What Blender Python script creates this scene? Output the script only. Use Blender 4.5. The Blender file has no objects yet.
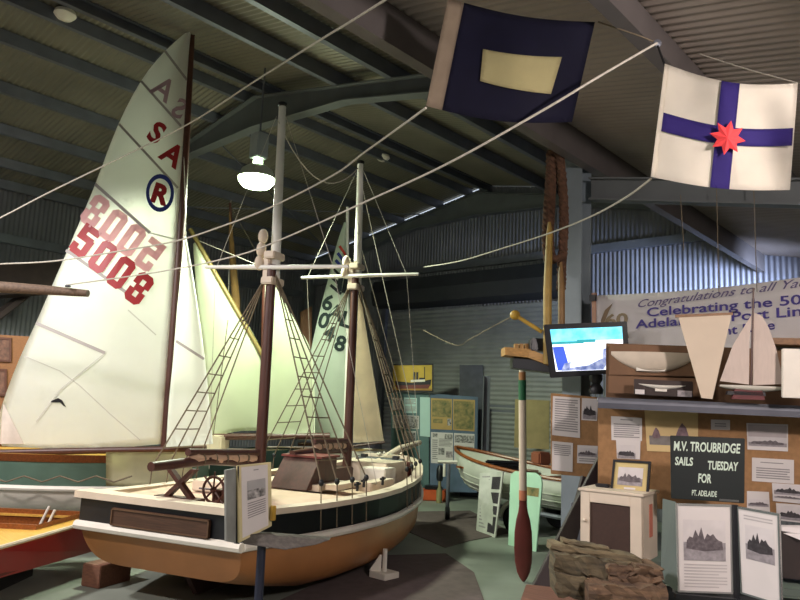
import bpy, bmesh, math, random
from mathutils import Vector, Matrix
random.seed(7)
V = Vector
S = bpy.context.scene
COL = S.collection
# ------------------------------------------------------------------ camera
FPX = 702.0; PITCH = math.radians(8.4); ROLL = math.radians(2.5); AL = math.radians(41.7); EYE = 1.6
hd = V((-math.sin(AL), math.cos(AL), 0)); rt = V((math.cos(AL), math.sin(AL), 0)); UP = V((0, 0, 1))
cF = hd*math.cos(PITCH) + UP*math.sin(PITCH)
cu = UP*math.cos(PITCH) - hd*math.sin(PITCH)
cR = rt*math.cos(ROLL) + cu*math.sin(ROLL)
cU = cu*math.cos(ROLL) - rt*math.sin(ROLL)
EYEV = V((0, 0, EYE))
cam = bpy.data.objects.new('camera', bpy.data.cameras.new('camera')); COL.objects.link(cam)
cam.matrix_world = Matrix(((cR.x, cU.x, -cF.x, 0), (cR.y, cU.y, -cF.y, 0), (cR.z, cU.z, -cF.z, EYE), (0, 0, 0, 1)))
cam.data.sensor_width = 36; cam.data.lens = FPX/800*36; cam.data.clip_start = .05
S.camera = cam
# ------------------------------------------------------------------ world, lights, exposure
S.view_settings.view_transform = 'Standard'; S.view_settings.look = 'None'
S.view_settings.gamma = 1; S.view_settings.exposure = 0.0
S.view_settings.use_curve_mapping = False
w = bpy.data.worlds.new('world'); S.world = w; w.use_nodes = True
w.node_tree.nodes['Background'].inputs[0].default_value = (.75, .85, 1, 1)
w.node_tree.nodes['Background'].inputs[1].default_value = .9
def lamp(name, kind, loc, power, col, size=.2, rot=None, **kw):
    l = bpy.data.lights.new(name, kind); l.energy = power; l.color = col
    if kind == 'AREA': l.size = size
    else: l.shadow_soft_size = size
    for k, v in kw.items(): setattr(l, k, v)
    o = bpy.data.objects.new(name, l); COL.objects.link(o); o.location = loc
    if rot is not None: o.rotation_euler = rot
    return o
def gl(lat, dep, z=0): return rt*lat + hd*dep + UP*z
LAMP_POWER = 70; LAMP_SPOT = 850; HALL_SPOT = 1050; ANNEX_POWER = 330
DOWN = (0, 0, 0)
# the other lamps of the shed, out of the picture, hang from the same ridge and in the annex
for p, e, c in (((-7.7, -.2, 4.45), HALL_SPOT, (1, .95, .94)), ((-4.4, -1.2, 4.3), 700, (1, .91, .88))):
    lamp('hall_lamp_light', 'SPOT', p, e, c, .2, DOWN, spot_size=math.radians(166), spot_blend=.35)
lamp('annex_lamp_light', 'POINT', (.95, 2.2, 2.9), ANNEX_POWER, (1, .88, .84), .12)
lamp('annex_lamp_light', 'POINT', (-.5, -1.6, 3.0), 60, (1, .89, .85), .15)
# unseen area lamp added in the annex to light the end wall bluish
lamp('daylight_fill', 'AREA', (-1.3, 9.4, 3.0), 60, (.55, .68, 1), .8, V((-1, .62, .12)).to_track_quat('-Z', 'Y').to_euler(), spread=math.radians(50))
# ------------------------------------------------------------------ pixel helpers: where a thing seen at (x, y) stands
def ray(x, y): return cF*FPX + cR*(x-400) + cU*(300-y)
def at(x, y, D): d = ray(x, y); return EYEV + d*(D/d.dot(hd))
def onZ(x, y, z): d = ray(x, y); return EYEV + d*((z-EYE)/d.z)
def onY(x, y, Y): d = ray(x, y); return EYEV + d*(Y/d.y)
class Plane:
    def __init__(s, p, n): s.p = V(p); s.n = V(n).normalized()
    def hit(s, x, y, off=0):
        d = ray(x, y); return EYEV + d*(((s.p + s.n*off) - EYEV).dot(s.n)/d.dot(s.n))
def yawplane(x, y, D, yaw, tilt=0):
    """plane through the point seen at (x,y) at distance D; yaw>0: right end nearer; tilt>0: top leans away"""
    a = math.radians(yaw); t = math.radians(tilt)
    h = (-hd)*math.cos(a) - rt*math.sin(a)
    return Plane(at(x, y, D), h*math.cos(t) + UP*math.sin(t))
# ------------------------------------------------------------------ materials
def lin(c):
    r = []
    for v in c:
        v /= 255; r.append(v/12.92 if v <= .04045 else ((v+.055)/1.055)**2.4)
    return r
_m = {}
def mat(name, c, rough=.6, metal=0, var=.12, scale=6, bump=0, stretch=(1, 1, 1), c2=None, trans=0, emit=0):
    if name in _m: return _m[name]
    m = bpy.data.materials.new(name); m.use_nodes = True; _m[name] = m
    nt = m.node_tree; b = nt.nodes['Principled BSDF']; N = nt.nodes.new; L = nt.links.new
    b.inputs['Roughness'].default_value = rough; b.inputs['Metallic'].default_value = metal
    c = lin(c)
    tc = N('ShaderNodeTexCoord'); mp = N('ShaderNodeMapping'); mp.inputs['Scale'].default_value = stretch
    L(tc.outputs['Object'], mp.inputs[0])
    nz = N('ShaderNodeTexNoise'); nz.inputs['Scale'].default_value = scale; nz.inputs['Detail'].default_value = 5
    L(mp.outputs[0], nz.inputs['Vector'])
    cr = N('ShaderNodeValToRGB'); cr.color_ramp.elements[0].position = .32; cr.color_ramp.elements[1].position = .68
    lo = [v*(1-var) for v in c]; hi = [min(1, v*(1+var)) for v in c]
    if c2: hi = lin(c2); lo = c
    cr.color_ramp.elements[0].color = (*lo, 1); cr.color_ramp.elements[1].color = (*hi, 1)
    L(nz.outputs['Fac'], cr.inputs[0]); L(cr.outputs[0], b.inputs['Base Color'])
    if emit:
        L(cr.outputs[0], b.inputs['Emission Color']); b.inputs['Emission Strength'].default_value = emit
    if bump:
        bp = N('ShaderNodeBump'); bp.inputs['Strength'].default_value = bump; bp.inputs['Distance'].default_value = .01
        L(nz.outputs['Fac'], bp.inputs['Height']); L(bp.outputs[0], b.inputs['Normal'])
    if trans:
        tr = N('ShaderNodeBsdfTranslucent'); L(cr.outputs[0], tr.inputs[0])
        mx = N('ShaderNodeMixShader'); mx.inputs[0].default_value = trans
        L(b.outputs[0], mx.inputs[1]); L(tr.outputs[0], mx.inputs[2])
        L(mx.outputs[0], nt.nodes['Material Output'].inputs[0])
    return m
def wood(name, c, var=.3, rough=.55, axis=0, scale=5):
    st = [14, 14, 14]; st[axis] = 1
    return mat(name, c, rough, 0, var, scale, .15, st)
STEEL = mat('galvanised steel', (104, 107, 116), .5, .35, .12, 4)
ROOF = mat('roof sheet', (124, 120, 106), .42, .3, .14, 1.3)
CLAD = mat('wall sheet', (112, 112, 118), .5, .3, .14, 1.5)
FRAME = mat('painted frame steel', (98, 102, 103), .55, .1, .12, 3)
CONC = mat('concrete floor', (124, 130, 120), .65, 0, .22, 1.1, .1)
WHITE = mat('white paint', (222, 216, 204), .45, 0, .06, 5)
CREAM = mat('cream paint', (206, 190, 170), .5, 0, .08, 5)
BLACK = mat('black paint', (20, 21, 26), .4, 0, .2, 5)
DARK = mat('dark metal', (30, 30, 33), .5, .2, .2, 5)
VARN = wood('varnished wood', (132, 74, 34), .25, .35)
MASTB = mat('brown mast wood', (70, 37, 27), .45, 0, .2, 5, 0, (8, 8, 1))
MASTW = mat('white mast', (226, 224, 216), .45, 0, .07, 5)
SAIL = mat('white sailcloth', (232, 232, 226), .8, 0, .03, 2, trans=.15)
SAIL2 = mat('cream sailcloth', (226, 232, 206), .85, 0, .04, 2, .1, trans=.25)
TANSAIL = mat('tan sailcloth', (222, 202, 178), .85, 0, .07, 5, trans=.25)
ROPE = mat('rope', (186, 180, 168), .9, 0, .15, 60)
ROPED = mat('tarred rope', (108, 96, 78), .9, 0, .2, 60)
OCHRE = mat('ochre hull paint', (160, 108, 64), .38, 0, .13, 2.5, .04)
RED = mat('red paint', (154, 22, 28), .5, 0, .06, 5)
PINKRED = mat('red letters seen through the sail', (222, 172, 172), .8, 0, .05, 5, trans=.25)
NAVY = mat('navy cloth', (17, 16, 46), .85, 0, .12, 8)
PURPLE = mat('purple blue', (58, 44, 128), .8, 0, .06, 8)
PAPER = mat('paper', (206, 200, 198), .8, 0, .03, 5)
PAPERM = mat('mint paper', (176, 206, 200), .8, 0, .03, 5)
INK = mat('printed text', (140, 136, 136), .8, 0, .1, 40)
PHOTO = mat('grey photograph print', (30, 30, 32), .5, 0, .1, 30, 0, (1, 1, 1), (190, 186, 184))
PHOTOS = mat('pale photograph print', (104, 98, 104), .5, 0, .1, 26, 0, (1, 1, 1), (188, 178, 178))
PHOTOG = mat('olive photograph print', (84, 92, 56), .5, 0, .1, 14, 0, (1, 1, 1), (158, 138, 86))
CORK = mat('cork board', (150, 113, 76), .9, 0, .12, 30)
CORKD = mat('brown hardboard', (116, 86, 62), .8, 0, .1, 12)
OLD = mat('weathered timber', (50, 44, 34), .9, 0, .1, 7, .8, (1, 1, 6), (98, 86, 64))
GREENW = mat('green hull paint', (112, 142, 126), .45, 0, .12, 4)
TEALB = mat('teal board', (84, 112, 112), .7, 0, .08, 6)
YELLOW = mat('yellow paint', (178, 142, 52), .5, 0, .15, 6)
PLYY = wood('varnished ply', (206, 160, 76), .15, .3)
# ------------------------------------------------------------------ mesh builder
_inv = {}
def nm(o): return o.name
class M:
    def __init__(s): s.bm = bmesh.new()
    def poly(s, pts): s.bm.faces.new([s.bm.verts.new(p) for p in pts]); return s
    def box(s, c, size, rot=None):
        c = V(c); hx, hy, hz = [k/2 for k in size]
        vs = []
        for x in (-hx, hx):
            for y in (-hy, hy):
                for z in (-hz, hz):
                    p = V((x, y, z)); vs.append(s.bm.verts.new(c + (rot @ p if rot else p)))
        for q in ((0, 1, 3, 2), (4, 6, 7, 5), (0, 4, 5, 1), (2, 3, 7, 6), (0, 2, 6, 4), (1, 5, 7, 3)):
            s.bm.faces.new([vs[i] for i in q])
        return s
    def slab(s, pts, ext):
        """solid between a polygon and its copy moved by ext"""
        ext = V(ext); a = [s.bm.verts.new(p) for p in pts]; b = [s.bm.verts.new(V(p)+ext) for p in pts]; n = len(a)
        s.bm.faces.new(a); s.bm.faces.new(b[::-1])
        for i in range(n): s.bm.faces.new((a[i], b[i], b[(i+1) % n], a[(i+1) % n]))
        return s
    def tube(s, pts, r, seg=8, flat=1):
        pts = [V(p) for p in pts]; n = len(pts); rr = r if isinstance(r, (list, tuple)) else [r]*n
        up = None; rings = []
        for i, p in enumerate(pts):
            t = (pts[min(i+1, n-1)] - pts[max(i-1, 0)]).normalized()
            if up is None: up = V((0, 0, 1)) if abs(t.z) < .9 else V((0, 1, 0))
            a = t.cross(up).normalized(); b = a.cross(t).normalized(); up = b
            rings.append([s.bm.verts.new(p + a*math.cos(k*2*math.pi/seg)*rr[i] + b*math.sin(k*2*math.pi/seg)*rr[i]*flat) for k in range(seg)])
        for i in range(n-1):
            for k in range(seg):
                s.bm.faces.new((rings[i][k], rings[i][(k+1) % seg], rings[i+1][(k+1) % seg], rings[i+1][k]))
        s.bm.faces.new(rings[0][::-1]); s.bm.faces.new(rings[-1])
        return s
    def lathe(s, prof, o, ax=UP, seg=20):
        o = V(o); ax = V(ax).normalized(); a = ax.orthogonal().normalized(); b = ax.cross(a); rings = []
        for r, z in prof:
            rings.append([s.bm.verts.new(o + ax*z + (a*math.cos(k*2*math.pi/seg) + b*math.sin(k*2*math.pi/seg))*max(r, 1e-4)) for k in range(seg)])
        for i in range(len(prof)-1):
            for k in range(seg):
                s.bm.faces.new((rings[i][k], rings[i][(k+1) % seg], rings[i+1][(k+1) % seg], rings[i+1][k]))
        if prof[0][0] > 1e-3: s.bm.faces.new(rings[0][::-1])
        if prof[-1][0] > 1e-3: s.bm.faces.new(rings[-1])
        return s
    def grid(s, fn, nu, nv, thick=0, closed=False):
        vs = [[s.bm.verts.new(fn(i/nu, j/nv)) for j in range(nv+1)] for i in range(nu+1)]
        fs = [s.bm.faces.new((vs[i][j], vs[i+1][j], vs[i+1][j+1], vs[i][j+1])) for i in range(nu) for j in range(nv)]
        if thick: bmesh.ops.solidify(s.bm, geom=fs, thickness=thick)
        return s
    def sphere(s, c, r, sc=(1, 1, 1), seg=14):
        bmesh.ops.create_uvsphere(s.bm, u_segments=seg, v_segments=seg//2+2, radius=r, matrix=Matrix.Translation(c) @ Matrix.Diagonal((*sc, 1)))
        return s
    def text(s, body, fn, size=1, shear=0, bold=0, spacing=1, align='CENTER'):
        cu_ = bpy.data.curves.new('t', 'FONT'); cu_.body = body; cu_.size = size; cu_.shear = shear; cu_.offset = bold
        cu_.align_x = align; cu_.space_character = spacing; cu_.resolution_u = 3
        o = bpy.data.objects.new('t', cu_); COL.objects.link(o)
        dg = bpy.context.evaluated_depsgraph_get(); me = bpy.data.meshes.new_from_object(o.evaluated_get(dg))
        vs = [s.bm.verts.new(fn(v.co.x, v.co.y)) for v in me.vertices]
        for p in me.polygons:
            try: s.bm.faces.new([vs[i] for i in p.vertices])
            except ValueError: pass
        bpy.data.objects.remove(o); bpy.data.curves.remove(cu_); bpy.data.meshes.remove(me)
        return s
    def build(s, name, m, parent=None, smooth=False, bevel=0):
        if bevel:
            bmesh.ops.bevel(s.bm, geom=list(s.bm.edges), offset=bevel, segments=2, affect='EDGES', clamp_overlap=True)
        bmesh.ops.recalc_face_normals(s.bm, faces=s.bm.faces)
        me = bpy.data.meshes.new(name); o = bpy.data.objects.new(name, me); COL.objects.link(o)
        if parent is None:
            xs = [v.co for v in s.bm.verts]
            c = V(((min(p.x for p in xs)+max(p.x for p in xs))/2, (min(p.y for p in xs)+max(p.y for p in xs))/2, min(p.z for p in xs)))
            bmesh.ops.translate(s.bm, verts=s.bm.verts, vec=-c); o.location = c; _inv[o.name] = Matrix.Translation(-c)
        else:
            iv = _inv[parent.name]
            if iv is not None: bmesh.ops.transform(s.bm, matrix=iv, verts=s.bm.verts)
            o.parent = parent; _inv[o.name] = iv
        s.bm.to_mesh(me); s.bm.free(); me.materials.append(m)
        if smooth:
            for p in me.polygons: p.use_smooth = True
            if smooth != 2:
                me.update()
                try: me.set_sharp_from_angle(angle=math.radians(40))
                except Exception: pass
        return o
def tag(o, label, cat, group=None):
    o['label'] = label; o['category'] = cat
    if group: o['group'] = group
    return o
def thing(name, label, cat, loc, group=None, local=None):
    """an Empty at the base; local=rotation about z when the parts are given in its own frame"""
    o = bpy.data.objects.new(name, None); COL.objects.link(o); o.location = loc; o.empty_display_size = .1
    if local is None: _inv[o.name] = Matrix.Translation(-V(loc))
    else: o.rotation_euler = (0, 0, local); _inv[o.name] = None
    return tag(o, label, cat, group)
def struct(o): o['kind'] = 'structure'; return o
def quad(pl, c, off=0): return [pl.hit(x, y, off) for x, y in c]
def bil(q, u, v):  # q = TL TR BR BL; v from the top
    return (q[0]*(1-u) + q[1]*u)*(1-v) + (q[3]*(1-u) + q[2]*u)*v
def sub(q, u0, v0, u1, v1, n, off): return [bil(q, u, v) + n*off for u, v in ((u0, v0), (u1, v0), (u1, v1), (u0, v1))]
# ================================================================== the shed
RL = lambda X: 4.95 + .186*(X+12.7)                 # underside of the roof, left slope
RIDGE = -7.7; ZR = RL(RIDGE)
RR = lambda X: ZR - .186*(X-RIDGE)                  # right slope
RA = lambda X: 3.97 - .19*(X+2.75)                  # annex roof
Y0, Y1 = -5.0, 10.9; XL, XE, XR = -12.7, -2.75, 3.6
def corr(m, a, b, run, pitch, amp, nrm, seg=6, fn=None):
    """corrugated sheet: waves from a to b, sheet runs along run"""
    a, b, run, nrm = V(a), V(b), V(run or (0, 0, 0)), V(nrm); n = int((b-a).length/pitch*seg); prev = None
    for i in range(n+1):
        p = a + (b-a)*(i/n); o = nrm*amp*math.sin(i/seg*2*math.pi)
        r = fn(p) if fn else run
        c = (m.bm.verts.new(p+o), m.bm.verts.new(p+r+o))
        if prev: m.bm.faces.new((prev[0], prev[1], c[1], c[0]))
        prev = c
OV = .08
m = M(); corr(m, (XL-OV, Y0, RL(XL-OV)+.01), (XL-OV, Y1+OV, RL(XL-OV)+.01), (RIDGE-XL+OV, 0, ZR-RL(XL-OV)), .076, .009, (0, 0, 1))
struct(m.build('ceiling_left', ROOF, smooth=2))
m = M(); corr(m, (RIDGE, Y0, ZR+.01), (RIDGE, Y1+OV, ZR+.01), (XE-RIDGE+.05, 0, RR(XE+.05)-ZR), .076, .009, (0, 0, 1))
struct(m.build('ceiling_right', ROOF, smooth=2))
ROOFA = mat('annex roof sheet', (146, 134, 126), .5, .15, .14, 1.3)
m = M(); corr(m, (XE-.02, Y0, RA(XE)+.01), (XE-.02, Y1+OV, RA(XE)+.01), (XR-XE+.1, 0, RA(XR)-RA(XE)), .076, .009, (0, 0, 1))
struct(m.build('ceiling_annex', ROOFA, smooth=2))
m = M().box(((XL+XR)/2, (Y0+Y1)/2, -.05), (XR-XL+.4, Y1-Y0+.4, .1)); struct(m.build('floor', CONC))
m = M()
corr(m, (XL-.06, Y1+.004, 0), (RIDGE+.1, Y1+.004, 0), None, .076, .009, (0, 1, 0), fn=lambda p: V((0, 0, min(RL(p.x), RR(p.x))-.045)))
struct(m.build('wall_back', CLAD, smooth=2))
m = M()
corr(m, (RIDGE, Y1, 0), (XE, Y1, 0), None, .076, .009, (0, 1, 0), fn=lambda p: V((0, 0, RR(p.x)-.0)))
corr(m, (XE, Y1, 0), (XR, Y1, 0), None, .076, .009, (0, 1, 0), fn=lambda p: V((0, 0, RA(p.x)-.0)))
struct(m.build('wall_back_right', CLAD, smooth=2))
m = M(); corr(m, (XL, Y0, 0), (XL, Y1+.06, 0), (0, 0, RL(XL)-.004), .076, .009, (1, 0, 0)); struct(m.build('wall_left', CLAD, smooth=2))
m = M(); corr(m, (XR, Y0, 0), (XR, Y1, 0), (0, 0, RA(XR)), .076, .009, (1, 0, 0)); struct(m.build('wall_right', CLAD, smooth=2))
m = M()
corr(m, (XL, Y0, 0), (RIDGE, Y0, 0), None, .076, .009, (0, 1, 0), fn=lambda p: V((0, 0, RL(p.x))))
corr(m, (RIDGE, Y0, 0), (XE, Y0, 0), None, .076, .009, (0, 1, 0), fn=lambda p: V((0, 0, RR(p.x))))
corr(m, (XE, Y0, 0), (XR, Y0, 0), None, .076, .009, (0, 1, 0), fn=lambda p: V((0, 0, RA(p.x))))
struct(m.build('wall_front', CLAD, smooth=2))
m = M().box((XE+.02, (Y0+Y1)/2, (RA(XE)+RR(XE))/2+.03), (.02, Y1-Y0, RR(XE)-RA(XE)-.04)); struct(m.build('wall_infill', CLAD))
tn = [0]
def trim(m, mt=STEEL, **k):
    tn[0] += 1; return struct(m.build('trim_%d' % tn[0], mt, **k))
def purlin(X, Ztop, h=.15, fl=.07, face=1, mt=STEEL, y0=Y0, y1=Y1-.02):
    """C section along the shed; face = side its web is on"""
    t = .012; a = X; b = X - face*fl
    P = [(a, Ztop), (b, Ztop), (b, Ztop-.02), (b+face*t, Ztop-.02), (b+face*t, Ztop-t), (a-face*t, Ztop-t), (a-face*t, Ztop-h+t),
         (b+face*t, Ztop-h+t), (b+face*t, Ztop-h+.02), (b, Ztop-h+.02), (b, Ztop-h), (a, Ztop-h)]
    trim(M().slab([(x, y0, z) for x, z in P], (0, y1-y0, 0)), mt)
for X in (-12.45, -11.7, -10.7, -9.66, -8.62): purlin(X, RL(X)-.005, face=1)
purlin(-7.9, RL(-7.9)-.005, face=1); purlin(-7.5, RR(-7.5)-.005, face=-1)
for X in (-6.0, -5.1, -4.05): purlin(X, RR(X)-.005, .17, face=1)
PURA = mat('annex purlin steel', (98, 92, 90), .5, .3, .1, 4)
purlin(-2.68, RA(-2.68)-.005, .25, .09, 1, PURA); 
for X in (-1.36, -.1, 1.2, 2.4): purlin(X, RA(X)-.005, .16, .08, 1 if X < -1 else -1, PURA)
def girder(top, bot, Y, wd=.16, mt=FRAME):
    """I section in the plane Y; top and bot run left to right as (X, Z)"""
    m = M(); t = .015
    m.slab([(x, Y-.006, z) for x, z in top] + [(x, Y-.006, z) for x, z in bot[::-1]], (0, .012, 0))
    for ln, s in ((top, -1), (bot, 1)):
        for (x0, z0), (x1, z1) in zip(ln, ln[1:]):
            m.slab([(x0, Y-wd/2, z0), (x1, Y-wd/2, z1), (x1, Y-wd/2, z1+s*t), (x0, Y-wd/2, z0+s*t)], (0, wd, 0))
    return trim(m, mt)
for Y in (0.0, 5.5, 10.78):
    girder([(-12.6, RL(-12.6)-.17), (RIDGE, ZR-.17), (-2.86, RR(-2.86)-.18)],
           [(-12.6, RL(-12.6)-.52), (-9.4, RL(-9.4)-.37), (RIDGE, ZR-.62), (-5.9, RR(-5.9)-.38), (-2.86, RR(-2.86)-.42)], Y)
    m = M()
    for s in (-1, 1): m.box((-12.5+s*.12, Y, 2.3), (.015, .16, 4.6))
    m.box((-12.5, Y, 2.3), (.24, .012, 4.6)); trim(m, FRAME)
# the column under the eave beam, and the annex rafters
COLM = mat('column paint', (122, 132, 138), .5, .1, .14, 3)
for Y in (0.0, 5.5, 10.75):
    if 0 < Y < 10:
        m = M()
        for s in (-1, 1): m.box((-2.85, Y+s*.085, 2.32), (.17, .012, 4.64))
        m.box((-2.85, Y, 2.32), (.012, .17, 4.64)); trim(m, COLM)
        girder([(-2.72, 3.62), (XR-.05, 3.62-.19*(XR+2.67))], [(-2.72, 3.42), (XR-.05, 3.42-.19*(XR+2.67))], Y, .12)
# girts on the end wall and the side wall
for z in (1.6, 4.33): trim(M().box(((XL+XR)/2 if z < 2 else (XL+XE)/2, Y1-.06, z), (XR-XL if z < 2 else XE-XL, .08, .14)))
trim(M().box((.4, Y1-.06, 2.9), (6.2, .08, .12)))
trim(M().box((XL+.06, (Y0+Y1)/2, 4.05), (.08, Y1-Y0, .15)))
# roller shutter in the end wall
SHUT = mat('roller shutter slats', (132, 134, 132), .5, .15, .1, 3)
m = M(); n = int(3.5/.085)
prof = []
for i in range(n*6+1): prof.append((Y1-.10 + .009*math.sin(i/6*2*math.pi), i*.085/6))
pv = None
for y, z in prof:
    c = (m.bm.verts.new((-9.95, y, z)), m.bm.verts.new((-5.6, y, z)))
    if pv: m.bm.faces.new((pv[0], pv[1], c[1], c[0]))
    pv = c
struct(m.build('door_1', SHUT, smooth=2))
m = M()
for x in (-10.0, -5.6): m.box((x, Y1-.1, 1.8), (.12, .16, 3.6))
trim(m, STEEL)
trim(M().slab([(-10.1, Y1-.02, 3.54), (-10.1, Y1-.42, 3.6), (-10.1, Y1-.5, 3.85), (-10.1, Y1-.42, 4.1), (-10.1, Y1-.02, 4.18)], (4.6, 0, 0)), mat('shutter drum housing', (52, 54, 60), .6, .2, .1, 4))
# wind bracing wires between the portals
for a, b in (((-11.6, 5.5, 4.8), (-8.7, 10.7, 5.4)), ((-8.7, 5.5, 5.35), (-11.6, 10.7, 4.85)), ((-12.6, 5.6, 4.4), (-12.6, 10.6, .8))):
    trim(M().tube([a, b], .012, 6))
# ================================================================== the ketch in the middle
KR = AL - math.radians(23.5)
ketch = thing('ketch', 'model ketch with ochre hull, black bulwark band and two white topmasts', 'boat', gl(-1.74, 5.44, 0), local=KR)
KL = 5.0
def lerp_tab(tab, x):
    for (a, p), (b, q) in zip(tab, tab[1:]):
        if x <= b:
            t = max(0, (x-a)/(b-a)); t = t*t*(3-2*t)*.35 + t*.65
            return p + (q-p)*t
    return tab[-1][1]
BEAM = [(0, .765), (.8, .88), (1.8, .96), (2.6, .92), (3.3, .79), (3.85, .61), (4.2, .43), (4.42, .27), (4.52, .13), (4.56, .012)]
SHEER = [(0, .80), (1.2, .765), (2.5, .765), (3.6, .81), (4.6, .92)]
def RUBZ(y): return lerp_tab(SHEER, y) - .25 - .05*y/5 
def BOT(y): return .045 + .215*max(0, 1-y/1.2)**1.5 + .11*max(0, (y-2.0)/2.56)**2
def hull_pt(y, a):
    """a: 0 at the rub rail .. 1 at the keel, starboard side"""
    w_ = lerp_tab(BEAM, y)*(.985+.05*math.sin(a*math.pi)*min(1, y)); zr = RUBZ(y); zb = BOT(y)
    f = max(0, (y-2.0)/2.56)
    p = .26 + .42*f**2
    c = math.cos(a*math.pi/2); s_ = math.sin(a*math.pi/2)
    yy = y - .38*f**3*s_*(1 if y > 2 else 0) * .9
    if y < 1.2: yy += (1.2-y)*.10*s_
    return V((w_*max(c, 0)**p, yy, zr - (zr-zb)*s_**.85))
ys = [0, .2, .5, .9, 1.4, 1.9, 2.4, 2.9, 3.35, 3.7, 4.0, 4.2, 4.33, 4.43, 4.5, 4.54, 4.56]; NA = 14
m = M()
rows = [[m.bm.verts.new(hull_pt(y, j/NA)) for j in range(NA+1)] + [m.bm.verts.new(V((-1, 1, 1))*hull_pt(y, j/NA)) for j in range(NA-1, -1, -1)] for y in ys]
for r0, r1 in zip(rows, rows[1:]):
    for k in range(len(r0)-1): m.bm.faces.new((r0[k], r1[k], r1[k+1], r0[k+1]))
m.bm.faces.new(rows[0])
m.build('hull', OCHRE, ketch, smooth=True)
def rail_pts(off, zf, y0=0, side=1, k=1.0):
    return [V((side*(lerp_tab(BEAM, y)*k+off), y, zf(y))) for y in [y0] + [q for q in ys if q > y0]]
# black bulwark: outside skin, inside skin
def bulwark(m, side):
    def fn(u, v):
        y = ys[min(len(ys)-1, int(round(u*(len(ys)-1))))]; z0 = RUBZ(y); z1 = lerp_tab(SHEER, y)-.01
        return V((side*lerp_tab(BEAM, y)*(.985+.015*v), y, z0+(z1-z0)*v))
    m.grid(fn, len(ys)-1, 2, .022*side)
m = M(); bulwark(m, 1); bulwark(m, -1)
m.box((0, .0, (RUBZ(0)+.80)/2), (1.53, .03, .80-RUBZ(0)))
m.build('bulwark', BLACK, ketch)
m = M()
for sd in (1, -1):
    P = rail_pts(.012, lambda y: RUBZ(y)+.005, 0, sd); m.tube(P, .034, 8)
m.tube([(-.785, -.02, RUBZ(0)+.005), (.785, -.02, RUBZ(0)+.005)], .036, 8)
m.build('rub_rail', WHITE, ketch, smooth=True)
m = M()
for sd in (1, -1):
    for i in range(len(ys)-1):
        y_, z_ = ys[i], ys[i+1]
        a = [V((sd*(lerp_tab(BEAM, y)+o), y, lerp_tab(SHEER, y)+d)) for y, o, d in ((y_, .03, 0), (y_, -.10 if y_ > .3 else -.10, 0), (z_, -.10 if z_ < 4.45 else 0, 0), (z_, .03, 0))]
        m.slab(a, (0, 0, -.045))
m.box((0, .03, .79), (1.61, .16, .052))
m.build('cap_rail', CREAM, ketch)
DECKM = mat('faded pink deck', (196, 168, 146), .7, 0, .1, 6)
def deckz(y): return (.755 if y < 1.9 else .70 - .02*(y-1.9))
m = M(); dy = [0, .5, 1, 1.5, 1.9, 1.901, 2.6, 3.2, 3.7, 4.0, 4.25, 4.42]
for a, b in zip(dy, dy[1:]):
    m.slab([(-lerp_tab(BEAM, a)*.97, a, deckz(a)), (lerp_tab(BEAM, a)*.97, a, deckz(a)), (lerp_tab(BEAM, b)*.97, b, deckz(b)), (-lerp_tab(BEAM, b)*.97, b, deckz(b))], (0, 0, -.03))
m.build('deck', DECKM, ketch)
m = M(); fy = [2.55, 3.0, 3.4, 3.7, 4.0, 4.25]
for a, b in zip(fy, fy[1:]):
    m.slab([(-lerp_tab(BEAM, a)*.9, a, deckz(a)+.012), (lerp_tab(BEAM, a)*.9, a, deckz(a)+.012), (lerp_tab(BEAM, b)*.9, b, deckz(b)+.012), (-lerp_tab(BEAM, b)*.9, b, deckz(b)+.012)], (0, 0, -.012))
m.build('foredeck', wood('brown foredeck', (104, 70, 52), .2, .6, 1), ketch)
nb = M().box((.05, -.03, .655), (.92, .025, .13), ).build('name_board', wood('carved name board', (74, 50, 36), .25, .5, 0, 6), ketch, bevel=.006)
m = M()
for z in (.597, .713): m.box((.05, -.046, z), (.92, .012, .012))
for x in (-.404, .504): m.box((x, -.046, .655), (.012, .012, .128))
m.build('border', wood('name board border', (92, 66, 46), .2, .5, 0, 6), nb)
m = M().slab([(-.012, .35, .22), (-.012, 3.9, .18), (-.012, 3.5, .03), (-.012, .5, .03)], (.05, 0, 0)); m.build('keel', mat('dark keel', (56, 34, 30), .6), ketch)
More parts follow.
